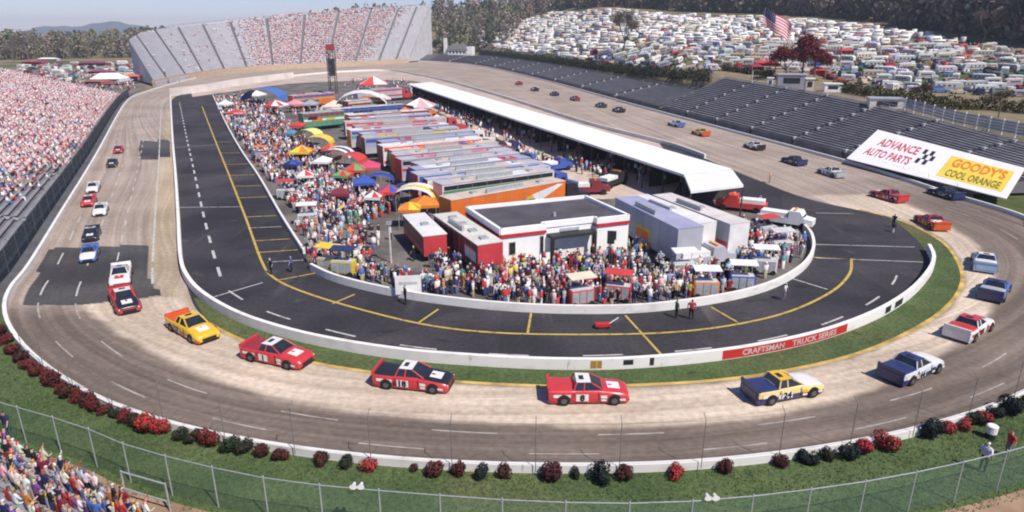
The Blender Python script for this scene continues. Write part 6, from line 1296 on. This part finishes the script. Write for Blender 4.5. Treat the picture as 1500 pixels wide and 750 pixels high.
for s in chosen:
    dist, row, x, y, px, py = s; rv = rnd.random() < .55; rows.setdefault(place_word(px), []); rk = rows[place_word(px)]
    if row not in rk: rk.append(row)
    if (rv and NRV < 200) or (not rv and NCAR < 80): put_vehicle(x, y, rv, place_word(px), rk.index(row)); NRV += rv; NCAR += not rv
    else: massV.append((x, y, H(x, y), rv))
pp = 0
for i in range(2600):
    px, py = rnd.uniform(28, 205), rnd.uniform(94, 128)
    if not inpoly(px, py, [(30,98),(100,92),(200,94),(206,118),(170,118),(140,120),(100,124),(60,112),(28,106)]): continue
    g_ = G(px, py)
    if all((g_.x - q[0]) ** 2 + (g_.y - q[1]) ** 2 > 15 for q in grid.get('L', [])): grid.setdefault('L', []).append((g_.x, g_.y)); put_vehicle(g_.x, g_.y, rnd.random() < .2, 'of far car park by %s' % ('bare trees' if px < 80 else 'maroon stalls' if px < 150 else 'far grandstand'), int((128 - py) / 4)); pp += 1
    if pp > 150: break
# the rest, up the hill, as one mass of real shapes
Vs = []; Fs = []; Cs = []; b = 0
RVB = np.array([(-1, -1, .14), (1, -1, .14), (1, 1, .14), (-1, 1, .14), (-1, -.95, 1), (.8, -.95, 1), (.8, .95, 1), (-1, .95, 1), (1, -.95, .55), (1, .95, .55)]); RVF = [(0, 1, 8, 8), (0, 8, 5, 4), (2, 3, 7, 6), (2, 6, 9, 9), (3, 0, 4, 7), (4, 5, 6, 7), (5, 8, 9, 6), (1, 2, 9, 8)]
for x, y, z, rv in massV:
    hl, hw, hh = (rnd.uniform(2.0, 3.2), 1.0, rnd.uniform(2.0, 2.5)) if rv else (2.0, .8, 1.3); yw = rnd.choice([-.2, -.2, 1.2, .5]) + rnd.uniform(-.3, .3); P_ = RVB * (hl, hw, hh); Q_ = np.stack([P_[:, 0] * cos(yw) - P_[:, 1] * sin(yw) + x, P_[:, 0] * sin(yw) + P_[:, 1] * cos(yw) + y, P_[:, 2] + z], -1); Vs.append(Q_)
    col = np.array(rnd.choice([VC['white']] * 5 + list(VC.values())) if rv else rnd.choice(list(CC_.values()))); st = np.array(rnd.choice(list(STC.values())))
    tris = []
    for f in RVF:
        tris.append((f[0], f[1], f[2])); Cs.append(col if f[:2] != (1, 2) else (.03, .03, .04))
        if f[3] != f[2]: tris.append((f[0], f[2], f[3])); Cs.append(col if f[:2] != (1, 2) else (.03, .03, .04))
    # a window and stripe band standing proud of the near flank
    wv = np.array([(-.8, -1.01, .5), (.6, -1.01, .5), (.6, -1.0, .72), (-.8, -1.0, .72)]) * (hl, hw, hh); wq = np.stack([wv[:, 0] * cos(yw) - wv[:, 1] * sin(yw) + x, wv[:, 0] * sin(yw) + wv[:, 1] * cos(yw) + y, wv[:, 2] + z], -1); Vs.append(wq)
    tris += [(10, 11, 12), (10, 12, 13)]; Cs += [np.array((.06, .06, .08)) if rnd.random() < .6 else st] * 2; Fs.append(np.array(tris) + b); b += 14
if massV: tag(mobj('parked_vehicles', np_mesh('parked_vehicles', np.vstack(Vs), np.vstack(Fs), VEH, np.clip(np.array(Cs), 0, 1))), 'mass of white motorhomes and cars filling the upper hillside below the wood', 'vehicles', None, 'stuff')
# people and things among the motorhomes give the field its speckle
P = []; Yw = []
for i in range(900):
    s = rnd.choice(spots); P.append((s[2] + rnd.uniform(-4, 4), s[3] + rnd.uniform(-4, 4), H(s[2], s[3]))); Yw.append(rnd.uniform(0, 6.3))
P = [(x, y, H(x, y)) for x, y, z in P]; crowd('campsite_crowd', P, Yw, False, list(COLS), 'scattered campers walking between the motorhomes on the hillside')
P = []; Yw = []
for i in range(260):
    g_ = G(rnd.uniform(60, 200), rnd.uniform(104, 134))
    P.append((g_.x, g_.y, 0)); Yw.append(rnd.uniform(0, 6.3))
crowd('car_park_crowd', [p for p in P if not inpoly(proj(p)[0], proj(p)[1], [(0,200),(0,108),(100,130),(165,146),(180,150)])] , Yw[:len([p for p in P if not inpoly(proj(p)[0], proj(p)[1], [(0,200),(0,108),(100,130),(165,146),(180,150)])])], False, list(COLS), 'people walking through the far car park behind the packed stand')
# ------------------------------------------------------------------ grass blades on the bank and the verge
def blades(name, poly, n_, h, label):
    X = nr.uniform(min(p[0] for p in poly), max(p[0] for p in poly), n_ * 3); Y = nr.uniform(min(p[1] for p in poly), max(p[1] for p in poly), n_ * 3); k = inpoly_np(X, Y, poly); X, Y = X[k][:n_], Y[k][:n_]; m_ = len(X); a = nr.uniform(0, 2 * pi, m_); w_ = .035; hh = h * nr.uniform(.5, 1.3, m_)
    V = np.stack([np.stack([X - w_ * np.cos(a), Y - w_ * np.sin(a), np.full(m_, -.01)], -1), np.stack([X + w_ * np.cos(a), Y + w_ * np.sin(a), np.full(m_, -.01)], -1), np.stack([X + hh * .5 * np.sin(a), Y - hh * .5 * np.cos(a), hh], -1)], 1).reshape(-1, 3)
    cc = np.array([(.06, .115, .035), (.08, .135, .045), (.12, .145, .055), (.05, .09, .032)]); tag(mobj(name, np_mesh(name, V, np.arange(m_ * 3).reshape(m_, 3), LEAFCOL, cc[nr.randint(4, size=m_)] * nr.uniform(.8, 1.2, (m_, 1)))), label, 'grass', None, 'stuff')
gp = [tuple(p.xy) for p in offset(OUTG, .3 if normals2d(OUTG)[10].dot(OUTG[10] - CENTRE) > 0 else -.3)[::4]] + [tuple(p.xy) for p in offset(FENCE, .9)[::-1][::3]]
blades('bank_grass', gp, 90000, .11, 'short green grass on the bank between the outer wall and the wire fence')
blades('verge_blades', [tuple(p.xy) for p in VERGE] + [tuple(p.xy) for p in VIN[::-1][::4]], 40000, .08, 'short grass on the verge between pit barrier and yellow line')
# ------------------------------------------------------------------ the day's thin haze
mb = MB(); mb.box(-GX - 60, GX + 60, -GY - 60, GY + 760, -125, 82)
HZ = bpy.data.materials.new('haze_air'); HZ.use_nodes = True; n = HZ.node_tree; n.nodes.clear()
o_ = n.nodes.new('ShaderNodeOutputMaterial'); pv = n.nodes.new('ShaderNodeVolumePrincipled'); pv.inputs['Color'].default_value = (.80, .87, 1, 1); pv.inputs['Density'].default_value = .00018; n.links.new(pv.outputs[0], o_.inputs['Volume'])
hz = mb.build('haze', HZ); tag(hz, kind='stuff')
